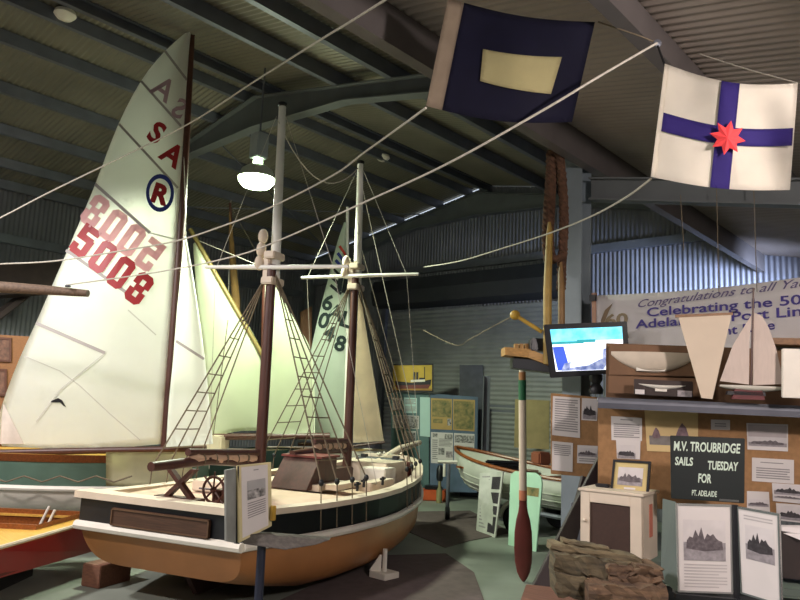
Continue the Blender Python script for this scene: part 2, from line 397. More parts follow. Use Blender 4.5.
# masts
MZ, MM = 1.30, 3.05
DKZ = {MZ: .74, MM: .68}
def rake(y, z): return y - .018*(z-.7)
for y, zt, zh in ((MZ, 4.47, 2.86), (MM, 4.47, 3.10)):
    mast = M().tube([(0, rake(y, .7), .7), (0, rake(y, 2), 2), (0, rake(y, zh), zh)], [.052, .05, .044], 12).build('mast', MASTB, ketch, smooth=True)
    tm = M().tube([(.0, rake(y, zh-.15)+.06, zh-.15), (-.03, rake(y, zt)+.06, zt)], [.05, .036], 12).build('topmast', MASTW, ketch, smooth=True)
    m = M().lathe([(.02, 0), (.045, .01), (.045, .035), (.02, .05)], (-.03, rake(y, zt)+.06, zt)); m.build('truck', DARK, tm)
    m = M().box((0, rake(y, zh)+.03, zh-.16), (.13, .22, .07)).box((.0, rake(y, zh)+.03, zh+.09), (.12, .2, .07)).box((-.05, rake(y, zh)+.02, zh-.02), (.07, .1, .3))
    m.build('mast_cap', CREAM, mast, bevel=.01)
    sw = .66
    ends = ((-.76, .0), (.84, -.055)) if y == MZ else ((-.72, -.03), (.82, -.035))
    m = M().tube([(ends[0][0], rake(y, zh)-.03, zh+ends[0][1]), (0, rake(y, zh)-.03, zh-.03), (ends[1][0], rake(y, zh)-.03, zh+ends[1][1])], [.017, .024, .017], 10); m.build('spreader', MASTW, ketch, smooth=True)
    for k in range(3 if y == MZ else 2):
        M().sphere((-.13+.01*k, rake(y, zh)-.02, zh+.02+.13*k), .05, (1, 1, 1.5), 10).build('block', CREAM, ketch, smooth=True)
    # shrouds with ratlines, deadeyes at the rail
    for sd in (1, -1):
        bases = []
        for k in range(4):
            yy = y - .42 + k*.24
            bs = V((sd*(lerp_tab(BEAM, yy)+.0), yy, lerp_tab(SHEER, yy)+.16)); top = V((sd*.05, rake(y, zh), zh-.1))
            M().tube([bs, top], .0075, 6).build('shroud', ROPED, ketch); bases.append((bs, top))
            M().tube([bs, V((sd*(lerp_tab(BEAM, yy)+.02), yy, RUBZ(yy)+.05))], .006, 6).build('chainplate', ROPED, ketch)
            M().sphere(bs, .024, (1, 1, 1.2), 8).build('deadeye', DARK, ketch, smooth=True)
        for q in range(1, 9):
            t = q*.095
            M().tube([bases[0][0].lerp(bases[0][1], t), bases[1][0].lerp(bases[1][1], t), bases[2][0].lerp(bases[2][1], t)], .006, 5).build('ratline', ROPED, ketch)
        m = M().tube([(sd*.05, rake(y, zt), zt-.12), (sd*sw, rake(y, zh), zh-.03), (sd*lerp_tab(BEAM, y+.5), y+.5, .85)], .0028, 5)
        m.build('backstay', ROPE, ketch)
# stays
def line(name, pts, r=.005, mt=ROPE, parent=None): return M().tube(pts, r, 6).build(name, mt, parent, smooth=True)
pts = [V((-.03, rake(MZ, 4.3), 4.3)).lerp(V((-.03, rake(MM, 4.4), 4.4)), t) - UP*.38*4*t*(1-t) for t in [i/12 for i in range(13)]]
line('triatic_stay', pts, .006, ROPE, ketch)
line('forestay', [(0, rake(MM, 3.0), 3.0), (0, 4.85, 1.0)], .007, ROPED, ketch)
line('topmast_stay', [(-.03, rake(MM, 4.4), 4.4), (0, 5.3, 1.05)], .005, ROPE, ketch)
line('jib_stay', [(.0, rake(MM, 3.6), 3.6), (0, 5.1, 1.02)], .005, ROPE, ketch)
# booms with furled sails, gallows, wheel
PINKF = mat('furled pinkish sailcloth', (198, 168, 144), .9, 0, .12, 12, .3)
for (yb, zb, yf, zf, dz) in ((-.12, 1.06, MZ-.06, 1.0, .105), (MZ+.55, 1.06, MM-.06, 1.05, .11)):
    M().tube([(0, yb, zb), (0, (yb+yf)/2, zb+.012), (0, yf, zf)], [.036, .042, .034], 10).build('boom', MASTB, ketch, smooth=True)
    M().tube([(0, yb+.40, zb+(zf-zb)*.3+dz), (0, yf, zf+dz-.005)], [.03, .032], 10).build('gaff', MASTB, ketch, smooth=True)
    n = 12; P = [V((0, yb+.42+(yf-yb-.45)*i/n, zb+(zf-zb)*(.3+.7*i/n)+.052+.005*math.sin(i*2.1))) for i in range(n+1)]
    fs = M().tube(P, [.02]+[.042+.006*math.sin(i*1.7) for i in range(1, n)]+[.03], 10).build('furled_sail', PINKF, ketch, smooth=True)
    for i in range(2, n, 2): M().lathe([(.050, -.006), (.054, 0), (.050, .006)], P[i]+UP*.0, (0, 1, 0), 12).build('sail_tie', ROPED, fs)
m = M()
for sx in (-1, 1): m.slab([(sx*.17-.025, .20, .76), (sx*.17+.025, .20, .76), (-sx*.13+.025, .20, 1.03), (-sx*.13-.025, .20, 1.03)], (0, .05, 0))
m.box((0, .225, .785), (.42, .1, .05)); m.build('boom_gallows', MASTB, ketch)
wc = V((.17, .42, .86)); m = M()
RW = .10
m.tube([wc + V((0, 0, 1))*RW*math.sin(k*math.pi/9) + V((1, 0, 0))*RW*math.cos(k*math.pi/9) for k in range(19)], .012, 6)
for k in range(8):
    d = V((math.cos(k*math.pi/4), 0, math.sin(k*math.pi/4))); m.tube([wc, wc+d*(RW+.04)], .008, 6)
m.lathe([(.02, -.02), (.025, 0), (.02, .02)], wc, (0, 1, 0), 10); m.build('steering_wheel', MASTB, ketch)
M().box((.17, .52, .80), (.09, .12, .11)).build('wheel_box', MASTB, ketch, bevel=.008)
DKRED = mat('dark red paint', (104, 44, 38), .5, 0, .12, 6)
# deck houses
M().box((-.15, 1.0, .81), (.5, .3, .09)).build('skylight', CREAM, ketch, bevel=.01)
m = M().slab([(-.36, 1.72, .74), (.40, 1.72, .74), (.40, 2.25, .74), (-.36, 2.25, .74)], (0, 0, .06)); m.build('cockpit_coaming', CREAM, ketch)
comp = M().slab([(-.1, 1.62, .75), (-.1, 2.2, .75), (-.1, 2.2, 1.03), (-.1, 1.85, 1.03)], (.42, 0, 0)).build('companionway', MASTB, ketch, bevel=.006)
M().slab([(-.12, 1.84, 1.035), (.34, 1.84, 1.035), (.34, 2.22, 1.035), (-.12, 2.22, 1.035)], (0, 0, .02)).build('sliding_hatch', DKRED, comp)
M().box((.52, 1.98, .79), (.12, .5, .05)).build('deck_plank', CREAM, ketch)
ch = M().box((.22, 3.35, .80), (.56, .6, .25)).build('cargo_hatch', CREAM, ketch, bevel=.012)
M().box((.24, 3.72, .80), (.54, .16, .22)).build('hatch_end', DKRED, ch)
M().box((.42, 3.0, .79), (.3, .3, .2)).build('deck_box', WHITE, ketch, bevel=.01)
M().box((.05, 2.5, .80), (.4, .45, .2)).build('deck_box', MASTB, ketch, bevel=.01)
M().box((.62, 2.55, .755), (.14, .6, .09)).build('deck_box', CREAM, ketch, bevel=.01)
m = M()
for x in (-.22, .22): m.box((x, 3.95, .80), (.07, .07, .30))
m.tube([(-.32, 3.95, .88), (.32, 3.95, .88)], .045, 12); m.build('windlass', DARK, ketch)
M().tube([(0, 3.6, .80), (0, 4.6, 1.0), (0, 5.3, 1.06)], [.05, .05, .035], 12).build('bowsprit', CREAM, ketch, smooth=True)
M().box((0, 4.12, .92), (.62, .07, .06)).build('cathead', CREAM, ketch)
m = M()
for k in range(7):
    a = random.uniform(-.3, .3)
    m.tube([(a*.4, 4.0+.05*k, .96), (a*.6+.1, 4.1+.05*k, .9), (.28-.03*k, 4.15+.03*k, .78)], .016, 6)
m.build('coiled_rope', ROPE, ketch)
m = M().tube([(.22, 4.1, .98), (.29, 4.25, .80)], .016, 8).tube([(.18, 4.36, .86), (.28, 4.25, .79), (.36, 4.1, .86)], .018, 8); m.build('anchor', CREAM, ketch)
for i, (x, y) in enumerate(((.78, 1.9), (.84, 2.2), (.86, 1.6))):
    m = M().tube([(x, y, .80), (x, y, .88)], .014, 8).tube([(x, y-.05, .86), (x, y+.05, .86)], .012, 8); m.build('belaying_cleat', DARK, ketch)
# what carries the ketch
o = tag(M().box(onZ(101, 586, 0)+UP*.09+hd*.1, (.2, .35, .18), Matrix.Rotation(KR, 3, 'Z')).build('timber_block', wood('pink timber block', (112, 74, 56), .2, .7, 0), bevel=.006), 'pinkish timber block under the stern corner of the ochre ketch', 'block')
p = onZ(384, 578, 0)
cr = thing('cradle_foot', 'white painted cradle foot with flat pad under the ketch bow', 'support', p)
M().box(p+UP*.03, (.2, .2, .06)).build('pad', WHITE, cr, bevel=.006)
M().tube([p+UP*.06, p+UP*.26], .022, 8).build('post', WHITE, cr)
M().slab([p+UP*.06-rt*.14, p+UP*.06-rt*.03, p+UP*.2-rt*.03, p+UP*.2-rt*.05], hd*.04).build('gusset', WHITE, cr)
# ================================================================== sails: helper
class Sail:
    """cloth between a left and a right edge seen at pixels, hanging at distance D, bellied towards or away from the viewer"""
    def __init__(s, left, right, D, camber=.1, tilt=0, sag=0):
        s.L, s.R, s.D, s.c, s.t, s.sag = left, right, D, camber, tilt, sag
        s.x0 = (left[-1][0]+right[-1][0])/2
    def edge(s, E_, v):
        n = len(E_)-1; f = min(v*n, n-1e-6); i = int(f); f -= i; p0 = E_[max(i-1, 0)]; p1 = E_[i]; p2 = E_[i+1]; p3 = E_[min(i+2, n)]
        return [.5*((2*p1[k]) + (-p0[k]+p2[k])*f + (2*p0[k]-5*p1[k]+4*p2[k]-p3[k])*f*f + (-p0[k]+3*p1[k]-3*p2[k]+p3[k])*f**3) for k in (0, 1)]
    def depth(s, x, u, v): return s.D + s.t*(x-s.x0)/100 - s.c*math.sin(math.pi*min(max(u, 0), 1))*math.sin(math.pi*min(1, .12+.8*v))
    def uv(s, u, v, off=0):
        a = s.edge(s.L, v); b = s.edge(s.R, v); x = a[0]+(b[0]-a[0])*u; y = a[1]+(b[1]-a[1])*u + s.sag*math.sin(math.pi*u)*v**6
        return at(x, y, s.depth(x, u, v)-off)
    def px(s, x, y, off=.006):
        v = .5; u = .5
        for _ in range(12):
            a = s.edge(s.L, v); b = s.edge(s.R, v)
            u = (x-a[0])/(b[0]-a[0]) if abs(b[0]-a[0]) > .5 else .5
            yy = a[1]+(b[1]-a[1])*u; v = min(1, max(0, v+(y-yy)/max(60, abs(s.L[-1][1]-s.L[0][1]))))
        return at(x, y, s.depth(x, u, v)-off)
    def cloth(s, name, m, parent, nu=14, nv=22): return M().grid(lambda u, v: s.uv(u, v), nu, nv, .006).build(name, m, parent, smooth=2)
    def writing(s, body, x, y, h, ang, m, parent, name='lettering', mirror=False, sx=1.0, shear=0, bold=.02, off=.012):
        a = math.radians(ang); ca, sa = math.cos(a), math.sin(a); k = h/.72
        def fn(tx, ty):
            tx = (-tx if mirror else tx)*k*sx; ty = (ty-.36)*k
            return s.px(x + tx*ca + ty*sa, y + tx*sa - ty*ca, off)
        return M().text(body, fn, bold=bold, shear=shear).build(name, m, parent)
    def strip(s, pts, wd, m, parent, name, off=.011):
        mm = M()
        for (x0, y0), (x1, y1) in zip(pts, pts[1:]):
            n = 6; dx, dy = x1-x0, y1-y0; l = math.hypot(dx, dy); nx, ny = -dy/l*wd/2, dx/l*wd/2
            for i in range(n):
                t0, t1 = i/n, (i+1)/n
                mm.poly([s.px(x0+dx*t0+nx, y0+dy*t0+ny, off), s.px(x0+dx*t1+nx, y0+dy*t1+ny, off), s.px(x0+dx*t1-nx, y0+dy*t1-ny, off), s.px(x0+dx*t0-nx, y0+dy*t0-ny, off)])
        return mm.build(name, m, parent)
# ================================================================== white sail sloop on the left
D1 = 7.7
base = gl(-3.3, D1, 0)
sl = thing('sailing_dinghy', 'green hulled sailing dinghy under a tall white sail numbered 5008', 'boat', base)
ms = Sail([(189, 30), (165, 51), (141, 81), (118, 125), (96, 182), (77, 228), (58, 272), (38, 318), (18, 362), (3, 402), (-4, 430), (2, 446)],
          [(192, 29), (189, 65), (186.5, 100), (184.5, 140), (182, 180), (179, 220), (176, 260), (173, 300), (170, 340), (167, 380), (165, 410), (163, 444)], D1, .16, 0, 4)
mb = ms.cloth('mainsail', SAIL, sl, 16, 33)
SEAM = mat('sail seam shade cloth', (164, 158, 154), .85, 0, .04, 5)
for P in ([(165, 51), (187, 80)], [(141, 81), (181, 126)], [(119, 124), (178, 188)], [(95, 184), (150, 233)], [(66, 250), (127, 293)], [(36, 323), (105, 353)]):
    ms.strip(P, 3.2 if P[0][0] < 100 else 2.4, SEAM, mb, 'batten')
FSEAM = mat('fine seam', (198, 196, 188), .85, 0, .03, 5)
for P in ([(24, 356), (60, 371), (80, 386), (110, 414), (140, 440)], [(104, 354), (60, 390), (36, 422)], [(150, 233), (178, 240)], [(128, 310), (156, 335)]):
    ms.strip(P, 1.2, FSEAM, mb, 'seam')
ms.writing('S', 157, 132, 21, 33, RED, mb, bold=.035); ms.writing('A', 173, 154, 21, 35, RED, mb, bold=.035)
ms.writing('A', 164, 88, 22, 35, mat('grey pink letters seen through', (176, 146, 156), .8, 0, .05, 5, trans=.2), mb, mirror=True); ms.writing('S', 180, 108, 20, 30, mat('grey pink letters seen through', (176, 146, 156)), mb, mirror=True)
def block_digits(body, x0, y0, dx, dy, h, wd, ang, m, name, rev=False):
    """square stencil numerals, x0,y0 centre of the first"""
    mm = M(); t = h*.21; W2 = wd/2; H2 = h/2; a = math.radians(ang); ca, sa = math.cos(a), math.sin(a)
    c_ = wd*.22
    segs = {'5': [(-W2, H2, W2, H2-t), (-W2, H2, -W2+t, -t*.1), (-W2, t*.9, W2-c_*.4, -t*.1), (W2-t, t*.6, W2, -H2+c_*.6), (-W2+c_*.5, -H2+t, W2-c_*.5, -H2), (-W2, -H2+t*1.6, -W2+t, -H2+c_*.5)],
            '0': [(-W2+c_, H2, W2-c_, H2-t), (-W2, H2-c_, -W2+t, -H2+c_), (W2-t, H2-c_, W2, -H2+c_), (-W2+c_, -H2+t, W2-c_, -H2)],
            '8': [(-W2+c_, H2, W2-c_, H2-t), (-W2+c_, t*.5, W2-c_, -t*.5), (-W2+c_, -H2+t, W2-c_, -H2), (-W2, H2-c_, -W2+t, c_*.6), (W2-t, H2-c_, W2, c_*.6), (-W2, -c_*.6, -W2+t, -H2+c_), (W2-t, -c_*.6, W2, -H2+c_)]}
    diag = {'0': 4, '8': 4}
    for i, ch_ in enumerate(body):
        cx, cy = x0+dx*i, y0+dy*i
        def pp(tx, ty):
            if rev: tx = -tx
            return ms.px(cx + tx*ca + ty*sa, cy + tx*sa - ty*ca, .012)
        for (ax, ay, bx, by) in segs[ch_]: mm.poly([pp(ax, ay), pp(bx, ay), pp(bx, by), pp(ax, by)])
        if ch_ in diag:
            for sx in (-1, 1):
                for sy in (-1, 1):
                    mm.poly([pp(sx*W2, sy*(H2-c_)), pp(sx*(W2-c_), sy*H2), pp(sx*(W2-c_), sy*(H2-t)), pp(sx*(W2-t), sy*(H2-c_-.2))])
            if ch_ == '8':
                for sx in (-1, 1):
                    for sy in (-1, 1): mm.poly([pp(sx*W2, sy*c_*.6), pp(sx*(W2-c_), sy*t*.5), pp(sx*(W2-c_), -sy*t*.5), pp(sx*(W2-t), sy*c_*.6)])
    return mm.build(name, m, mb)
block_digits('5008', 84.5, 241, 18.2, 15.8, 33, 18.5, 36, RED, 'lettering')
block_digits('8005', 95, 211, 18.2, 14.6, 33, 18.5, 36, PINKRED, 'lettering', rev=True)
def ring(S_, x, y, r0, r1, m, parent, name, ex=.82, ang=0):
    mm = M(); n = 28; P = []
    for k in range(n):
        a = 2*math.pi*k/n; P.append((S_.px(x+math.cos(a)*r0*ex, y+math.sin(a)*r0, .013), S_.px(x+math.cos(a)*r1*ex, y+math.sin(a)*r1, .013)))
    for k in range(n): mm.poly([P[k][0], P[k][1], P[(k+1) % n][1], P[(k+1) % n][0]])
    return mm.build(name, m, parent)
ring(ms, 160, 193, 14.5, 19, mat('royal blue', (36, 52, 130), .6), mb, 'ring_emblem', .74)
ms.writing('R', 160, 193.5, 19, 18, RED, mb, bold=.05)
P = [(51, 401), (58, 398), (62, 400), (66, 407), (63.5, 406), (60, 402.5), (51, 402.5)]
M().poly([ms.px(x, y, .014) for x, y in P]).build('bird_emblem', BLACK, mb)
# clew patch, mast, boom, jib
M().grid(lambda u, v: ms.px((1-u)*(3+v*-3)+u*(4+v*20), 404+40*v, .010), 4, 6).build('clew_patch', mat('clew patch', (204, 196, 186), .85), mb)
ptop, pbot = at(192, 22, D1), at(163.5, 449, D1)
M().tube([ptop+rt*.012, at(180.5, 215, D1)+rt*.02, pbot+rt*.01, pbot-UP*.25], [.028, .042, .042, .042], 12).build('mast', MASTB, sl, smooth=True)
M().tube([at(-20, 453, D1-.03), at(100, 450.5, D1-.03), at(206, 448.5, D1-.03)], .035, 10).build('boom', MASTB, sl, smooth=True)
jb = Sail([(184, 236), (181, 270), (177, 310), (173, 360), (169, 400), (166, 447)], [(186, 236), (193, 275), (199, 315), (205, 360), (209, 400), (213, 444)], D1-.12, .05).cloth('jib', SAIL, sl, 8, 14)
jbs = Sail([(184, 236), (166, 447)], [(186, 236), (213, 444)], D1-.12, .05)
jbs.strip([(176, 341), (204, 359)], 2.6, SEAM, jb, 'batten', .02)
line('forestay', [at(185.5, 236, D1-.12), at(183.5, 130, D1)], .006, ROPE, sl)
# hull of the sloop: lofted, bow to the right
def loft(m, secs):
    rows = [[m.bm.verts.new(p) for p in s_] for s_ in secs]
    for a, b in zip(rows, rows[1:]):
        for k in range(len(a)-1): m.bm.faces.new((a[k], b[k], b[k+1], a[k+1]))
    return rows
def boat_secs(o, fw, sd, L, hb, sheer, bot, p=.6, n=10, ztop=None, zbot=None):
    """o stern centre, fw forward, sd side; hb, sheer, bot: functions of t in 0..1"""
    out = []
    for i in range(15):
        t = i/14; r = []
        for j in range(2*n+1):
            a = j/n; s_ = 1 if a <= 1 else -1; a = a if a <= 1 else 2-a
            pp_ = p + .5*t*t
            zt, zb = sheer(t), bot(t)
            x = hb(t)*math.cos(a*math.pi/2)**pp_ if a < 1 else 0; z = zt-(zt-zb)*math.sin(a*math.pi/2)**.8
            r.append(o + fw*(L*t) + sd*(s_*x) + UP*z)
        out.append(r)
    return out
HB = lambda b: (lambda t: b*(.78+.22*math.sin(min(1, t*2)*math.pi/2)) if t < .5 else max(.012, b*math.cos((t-.5)*math.pi)**.62))
o0 = gl(-5.3, D1+.15, 0); SLL = 3.3; hb = HB(.62)
sh = lambda t: .93+.04*t*t
m = M(); rows = loft(m, boat_secs(o0, rt, -hd, SLL, lambda t: hb(t)*.97, lambda t: .60+.03*t*t, lambda t: .28+.06*t*t)); m.bm.faces.new(rows[0])
m.build('bottom', WHITE, sl, smooth=True)
def band(m, z0, z1, k0, k1, both=True):
    for s_ in (1, -1):
        m.grid(lambda u, v: o0 + rt*(SLL*u) - hd*(s_*hb(u)*(k0+(k1-k0)*v)) + UP*(z0+(z1-z0)*v+.04*u*u), 16, 2, .02)
m = M(); band(m, .60, .85, .97, 1.0); m.box(o0+rt*.0+UP*.72, (.03, .9, .25), Matrix.Rotation(AL, 3, 'Z')); m.build('topside', GREENW, sl, smooth=True)
m = M(); band(m, .855, .93, 1.01, 1.02); m.build('sheer_strake', VARN, sl, smooth=True)
m = M()
for s_ in (1, -1): m.tube([o0 + rt*(SLL*i/14) - hd*(s_*(hb(i/14)+.01)) + UP*(.60+.03*(i/14)**2) for i in range(15)], .028, 8)
m.build('rubbing_strake', WHITE, sl, smooth=True)
m = M(); rr = [[o0+rt*(SLL*i/14)-hd*(s_*hb(i/14)*.98)+UP*(.90+.03*(i/14)**2) for s_ in (1, -1)] for i in range(15)]
loft(m, rr); m.build('deck', PLYY, sl)
m = M().slab([o0+rt*.5+UP*.05, o0+rt*2.6+UP*.05, o0+rt*2.6+UP*.31, o0+rt*.5+UP*.29], hd*.05); m.build('keel', WHITE, sl)
ysb = M().grid(lambda u, v: at(106+86*u, 452+34*v, D1-.62+.22*u+.03*math.sin(u*9)+.05*math.sin(v*3)), 12, 8, .02).build('cloth_cover', mat('pale yellow cloth', (206, 202, 168), .9, 0, .08, 6), smooth=2)
tag(ysb, 'pale yellow cloth hanging over the bow of the green dinghy', 'cloth')
m = M().tube([at(-12+18*i, 478+(4 if i % 2 else -2), D1-.74) for i in range(9)], .008, 6); m.build('side_rope', ROPED, sl)
# red pram with a varnished deck
pr = thing('pram_dinghy', 'small red pram dinghy with varnished yellow deck and open cockpit', 'boat', gl(-3.5, 6.1, 0))
def prd(lat, dep, z): return gl(lat, dep, z)
dk = [prd(-4.2, 5.2, .44), prd(-2.84, 5.3, .42), prd(-2.52, 6.75, .46), prd(-4.05, 6.75, .46)]
kl = [prd(-4.1, 5.36, .19), prd(-2.9, 5.42, .19), prd(-2.62, 6.5, .19), prd(-3.9, 6.5, .19)]
m = M()
a = [m.bm.verts.new(p) for p in dk]; b = [m.bm.verts.new(p) for p in kl]
m.bm.faces.new(b)
for i in range(4): m.bm.faces.new((a[i], b[i], b[(i+1) % 4], a[(i+1) % 4]))
m.build('hull', mat('deep red paint', (140, 26, 22), .35, 0, .1, 4), pr)
DT = [(0, 0), (1, 0), (1, 1), (0, 1)]
dq = [dk[3], dk[2], dk[1], dk[0]]
m = M()
for u0, u1, v0, v1 in ((0, 1, .55, 1), (0, 1, 0, .14), (0, .14, .14, .55), (.86, 1, .14, .55)):
    m.slab(sub(dq, u0, v0, u1, v1, UP, .0), (0, 0, .02))
m.build('deck', PLYY, pr)
m = M()
for A_, B_ in (((.12, .13), (.88, .13)), ((.88, .13), (.88, .56)), ((.12, .56), (.88, .56)), ((.12, .13), (.12, .56))):
    pa, pb = bil(dq, *A_), bil(dq, *B_); m.slab([pa-UP*.12, pb-UP*.12, pb+UP*.06, pa+UP*.06], hd*.02)
m.build('coaming', VARN, pr)
m = M().slab([bil(dq, .1, .3)-UP*.04, bil(dq, .9, .3)-UP*.04, bil(dq, .9, .4)-UP*.04, bil(dq, .1, .4)-UP*.04], (0, 0, .02)); m.build('thwart', PLYY, pr)
m = M().slab([p-UP*.22 for p in sub(dq, .05, .05, .95, .9, UP, 0)], (0, 0, .02)); m.build('cockpit_floor', DKRED, pr)
for k, (u, v) in enumerate(((.62, .2), (.72, .3), (.84, .22))):
    line('strut', [bil(dq, u, v)-UP*.2, bil(dq, u+.05, v-.05)+UP*.1], .012, WHITE, pr)
m = M()
for s_ in (0, 1): m.tube([dk[s_*1]+UP*.02, dk[[3, 2][s_]]+UP*.02], .015, 6)
m.tube([dk[0]+UP*.02, dk[1]+UP*.02], .015, 6); m.build('rub_strip', CREAM, pr)
m = M()
for x in (-3.8, -3.1): m.box(gl(x, 5.95, .092), (.08, .8, .184), Matrix.Rotation(AL, 3, 'Z'))
tag(m.build('launching_trolley', DARK), 'dark low skids under the red pram dinghy', 'trolley')
# gaff boat with glowing green-lit sails behind the ketch
D4 = 9.9
gb = thing('gaff_cutter', 'dark hulled gaff boat with cream sails lit green behind the ketch', 'boat', gl(-2.1, D4, 0))
g1 = Sail([(193, 244), (197, 300), (203, 350), (208, 400), (212, 438)], [(197, 240), (216, 273), (240, 312), (262, 352), (262, 431)], D4, .12, 0, -3)
g1.R = [(197, 240), (230, 296), (261, 350), (262, 395), (262, 431)]
g1.cloth('mainsail', SAIL2, gb, 12, 20)
g2 = Sail([(266, 270), (265, 293), (265, 317), (264, 341), (264, 365), (263, 390), (263, 412), (262, 436)], [(267, 270), (278, 291), (289, 310), (300, 329), (310, 348), (314, 376), (315, 405), (315, 434)], D4-.1, .10)
g2.cloth('foresail', SAIL2, gb, 12, 20)
M().tube([at(190, 229, D4-.05), at(263, 356, D4-.05)], .032, 10).build('gaff', wood('yellow brown spar', (112, 96, 48), .2, .5, 2), gb, smooth=True)
M().tube([at(266, 264, D4), at(262.5, 445, D4)], .05, 10).build('mast', MASTB, gb, smooth=True)
M().tube([at(205, 437, D4-.1), at(330, 436, D4-.1)], .045, 10).build('boom', MASTB, gb, smooth=True)
og = gl(-4.6, D4+.1, 0); hg = HB(.68)
m = M(); rows = loft(m, boat_secs(og, rt, -hd, 3.3, hg, lambda t: .82+.1*t*t, lambda t: .25+.1*t*t)); m.bm.faces.new(rows[0]); m.build('hull', mat('dark green hull', (22, 44, 40), .5), gb, smooth=True)
m = M(); loft(m, [[og+rt*(3.3*i/14)-hd*(s_*hg(i/14)*.98)+UP*(.80+.1*(i/14)**2) for s_ in (1, -1)] for i in range(15)]); m.build('deck', CREAM, gb)
M().box(gl(-2.7, D4-.1, .97), (.8, .5, .2), Matrix.Rotation(AL, 3, 'Z')).build('cabin', CREAM, gb, bevel=.02)
m = M().slab([og+rt*.5+UP*.0, og+rt*2.9+UP*.0, og+rt*2.9+UP*.33, og+rt*.5+UP*.28], hd*.06); m.build('keel', DARK, gb)
line('topping_lift', [at(197, 240, D4), at(265, 268, D4)], .006, ROPE, gb)
line('mainsheet', [at(228, 320, D4-.4), at(213, 438, D4-.3)], .006, ROPED, gb)
# striped sail dinghy
D5 = 11.5
sd_ = thing('racing_dinghy', 'racing dinghy with pale numbered mainsail and tan jib behind the forward mast', 'boat', gl(-1.0, D5, 0))
s4 = Sail([(344, 222), (337, 243), (329, 275), (320, 310), (312, 345), (304, 390), (297, 440)], [(347, 222), (348, 250), (349, 285), (350, 320), (350, 360), (351, 400), (352, 441)], D5, .1)
GREYS = mat('pale green white sailcloth', (230, 238, 226), .85, 0, .03, 4, trans=.25)
c4 = s4.cloth('mainsail', GREYS, sd_, 10, 20)
STR = mat('dark stripe cloth', (30, 34, 40), .8); BLUS = mat('blue stripe cloth', (52, 62, 140), .8)
for (x0, y0), mt_, wd in (((339.5, 246), mat('red stripe cloth', (170, 52, 40), .8), 2.6), ((337.6, 253), BLUS, 3), ((335.6, 260), BLUS, 3), ((333.6, 269), STR, 2.6), ((331.6, 277), STR, 3.2), ((330.4, 285), STR, 3)):
    s4.strip([(x0, y0), (min(348, x0+6+(y0-246)*.12), y0+9)], wd, mt_, c4, 'stripe')
s4.strip([(341, 276), (339, 291)], 5, STR, c4, 'stripe'); s4.strip([(346.5, 279), (344, 293)], 5, STR, c4, 'stripe')
for ch_, x, y, mir in (('6', 328, 302, 0), ('0', 324, 320, 1), ('A', 336, 312, 0), ('4', 329.5, 333, 0), ('L', 346, 319, 0), ('4', 343, 331, 0), ('8', 340.5, 343, 0)):
    if (ch_, y) == ('4', 331): continue
    s4.writing(ch_, x, y, 15.5, 18, mat('black green figures', (26, 40, 40), .8), c4, mirror=bool(mir), bold=.03)
s5 = Sail([(357, 286), (355, 340), (354, 395), (353, 443)], [(359, 286), (367, 335), (376, 390), (384, 441)], D5-.25, .05)
s5.cloth('jib', TANSAIL, sd_, 8, 14)
M().tube([at(347.5, 207, D5), at(347, 330, D5), at(344.5, 450, D5), at(344.5, 450, D5)-UP*.2], [.026, .034, .036, .036], 10).build('mast', MASTW, sd_, smooth=True)
M().tube([at(298, 444, D5), at(352, 445, D5)], .028, 8).build('boom', MASTB, sd_, smooth=True)
M().tube([at(353, 446, D5-.3), at(385, 442, D5-.3)], .02, 8).build('jib_boom', MASTB, sd_, smooth=True)
o5 = gl(-2.1, D5+.15, 0); h5 = HB(.5)
m = M(); rows = loft(m, boat_secs(o5, rt, -hd, 2.0, h5, lambda t: .80+.05*t, lambda t: .45+.06*t)); m.bm.faces.new(rows[0]); m.build('hull', WHITE, sd_, smooth=True)
m = M(); loft(m, [[o5+rt*(2.0*i/14)-hd*(s_*h5(i/14)*.98)+UP*(.785+.05*(i/14)) for s_ in (1, -1)] for i in range(15)]); m.build('deck', PLYY, sd_)
m = M()
for t in (.5, 1.5): m.slab([o5+rt*t-hd*.4, o5+rt*t+hd*.4, o5+rt*t+hd*.35+UP*.5, o5+rt*t-hd*.35+UP*.5], rt*.06)
m.build('stand', DARK, sd_)
# tan furled sail on a bare spar
D6 = 10.9
fm = thing('furled_sail_mast', 'slim spar with furled brown sail rising behind the gaff boat', 'mast', at(240, 500, D6)*1.0)
fm.location.z = 0; _inv[fm.name] = Matrix.Translation(-fm.location)
pz = at(236, 300, D6); pb_ = V((pz.x, pz.y, 0))
M().tube([pb_, at(236.5, 330, D6), at(230, 203, D6)], [.05, .04, .02], 10).build('spar', MASTB, fm, smooth=True)
M().tube([at(229.5, 212, D6-.04), at(231, 235, D6-.05), at(233, 265, D6-.05), at(236, 300, D6-.05), at(238, 345, D6-.05)], [.01, .035, .055, .065, .04], 10).build('furled_sail', mat('brown furled sailcloth', (112, 84, 44), .9, 0, .3, 12, .4, (1, 1, .4)), fm, smooth=True)
line('halyard', [at(231, 200, D6), at(227.5, 330, D6)], .005, ROPE, fm)
line('shroud', [at(230, 205, D6), at(262, 262, D6), at(285, 300, D6)], .005, ROPED, fm)
# small tan flag-like sail
o = tag(M().grid(lambda u, v: at(300+12*u, 312-6*u+42*v, 12.3+.05*math.sin(u*6)), 6, 6, .01).build('hanging_cloth', mat('brown pink cloth', (140, 102, 80), .9), smooth=2), 'small pinkish tan cloth hanging behind the pale numbered sail', 'cloth')
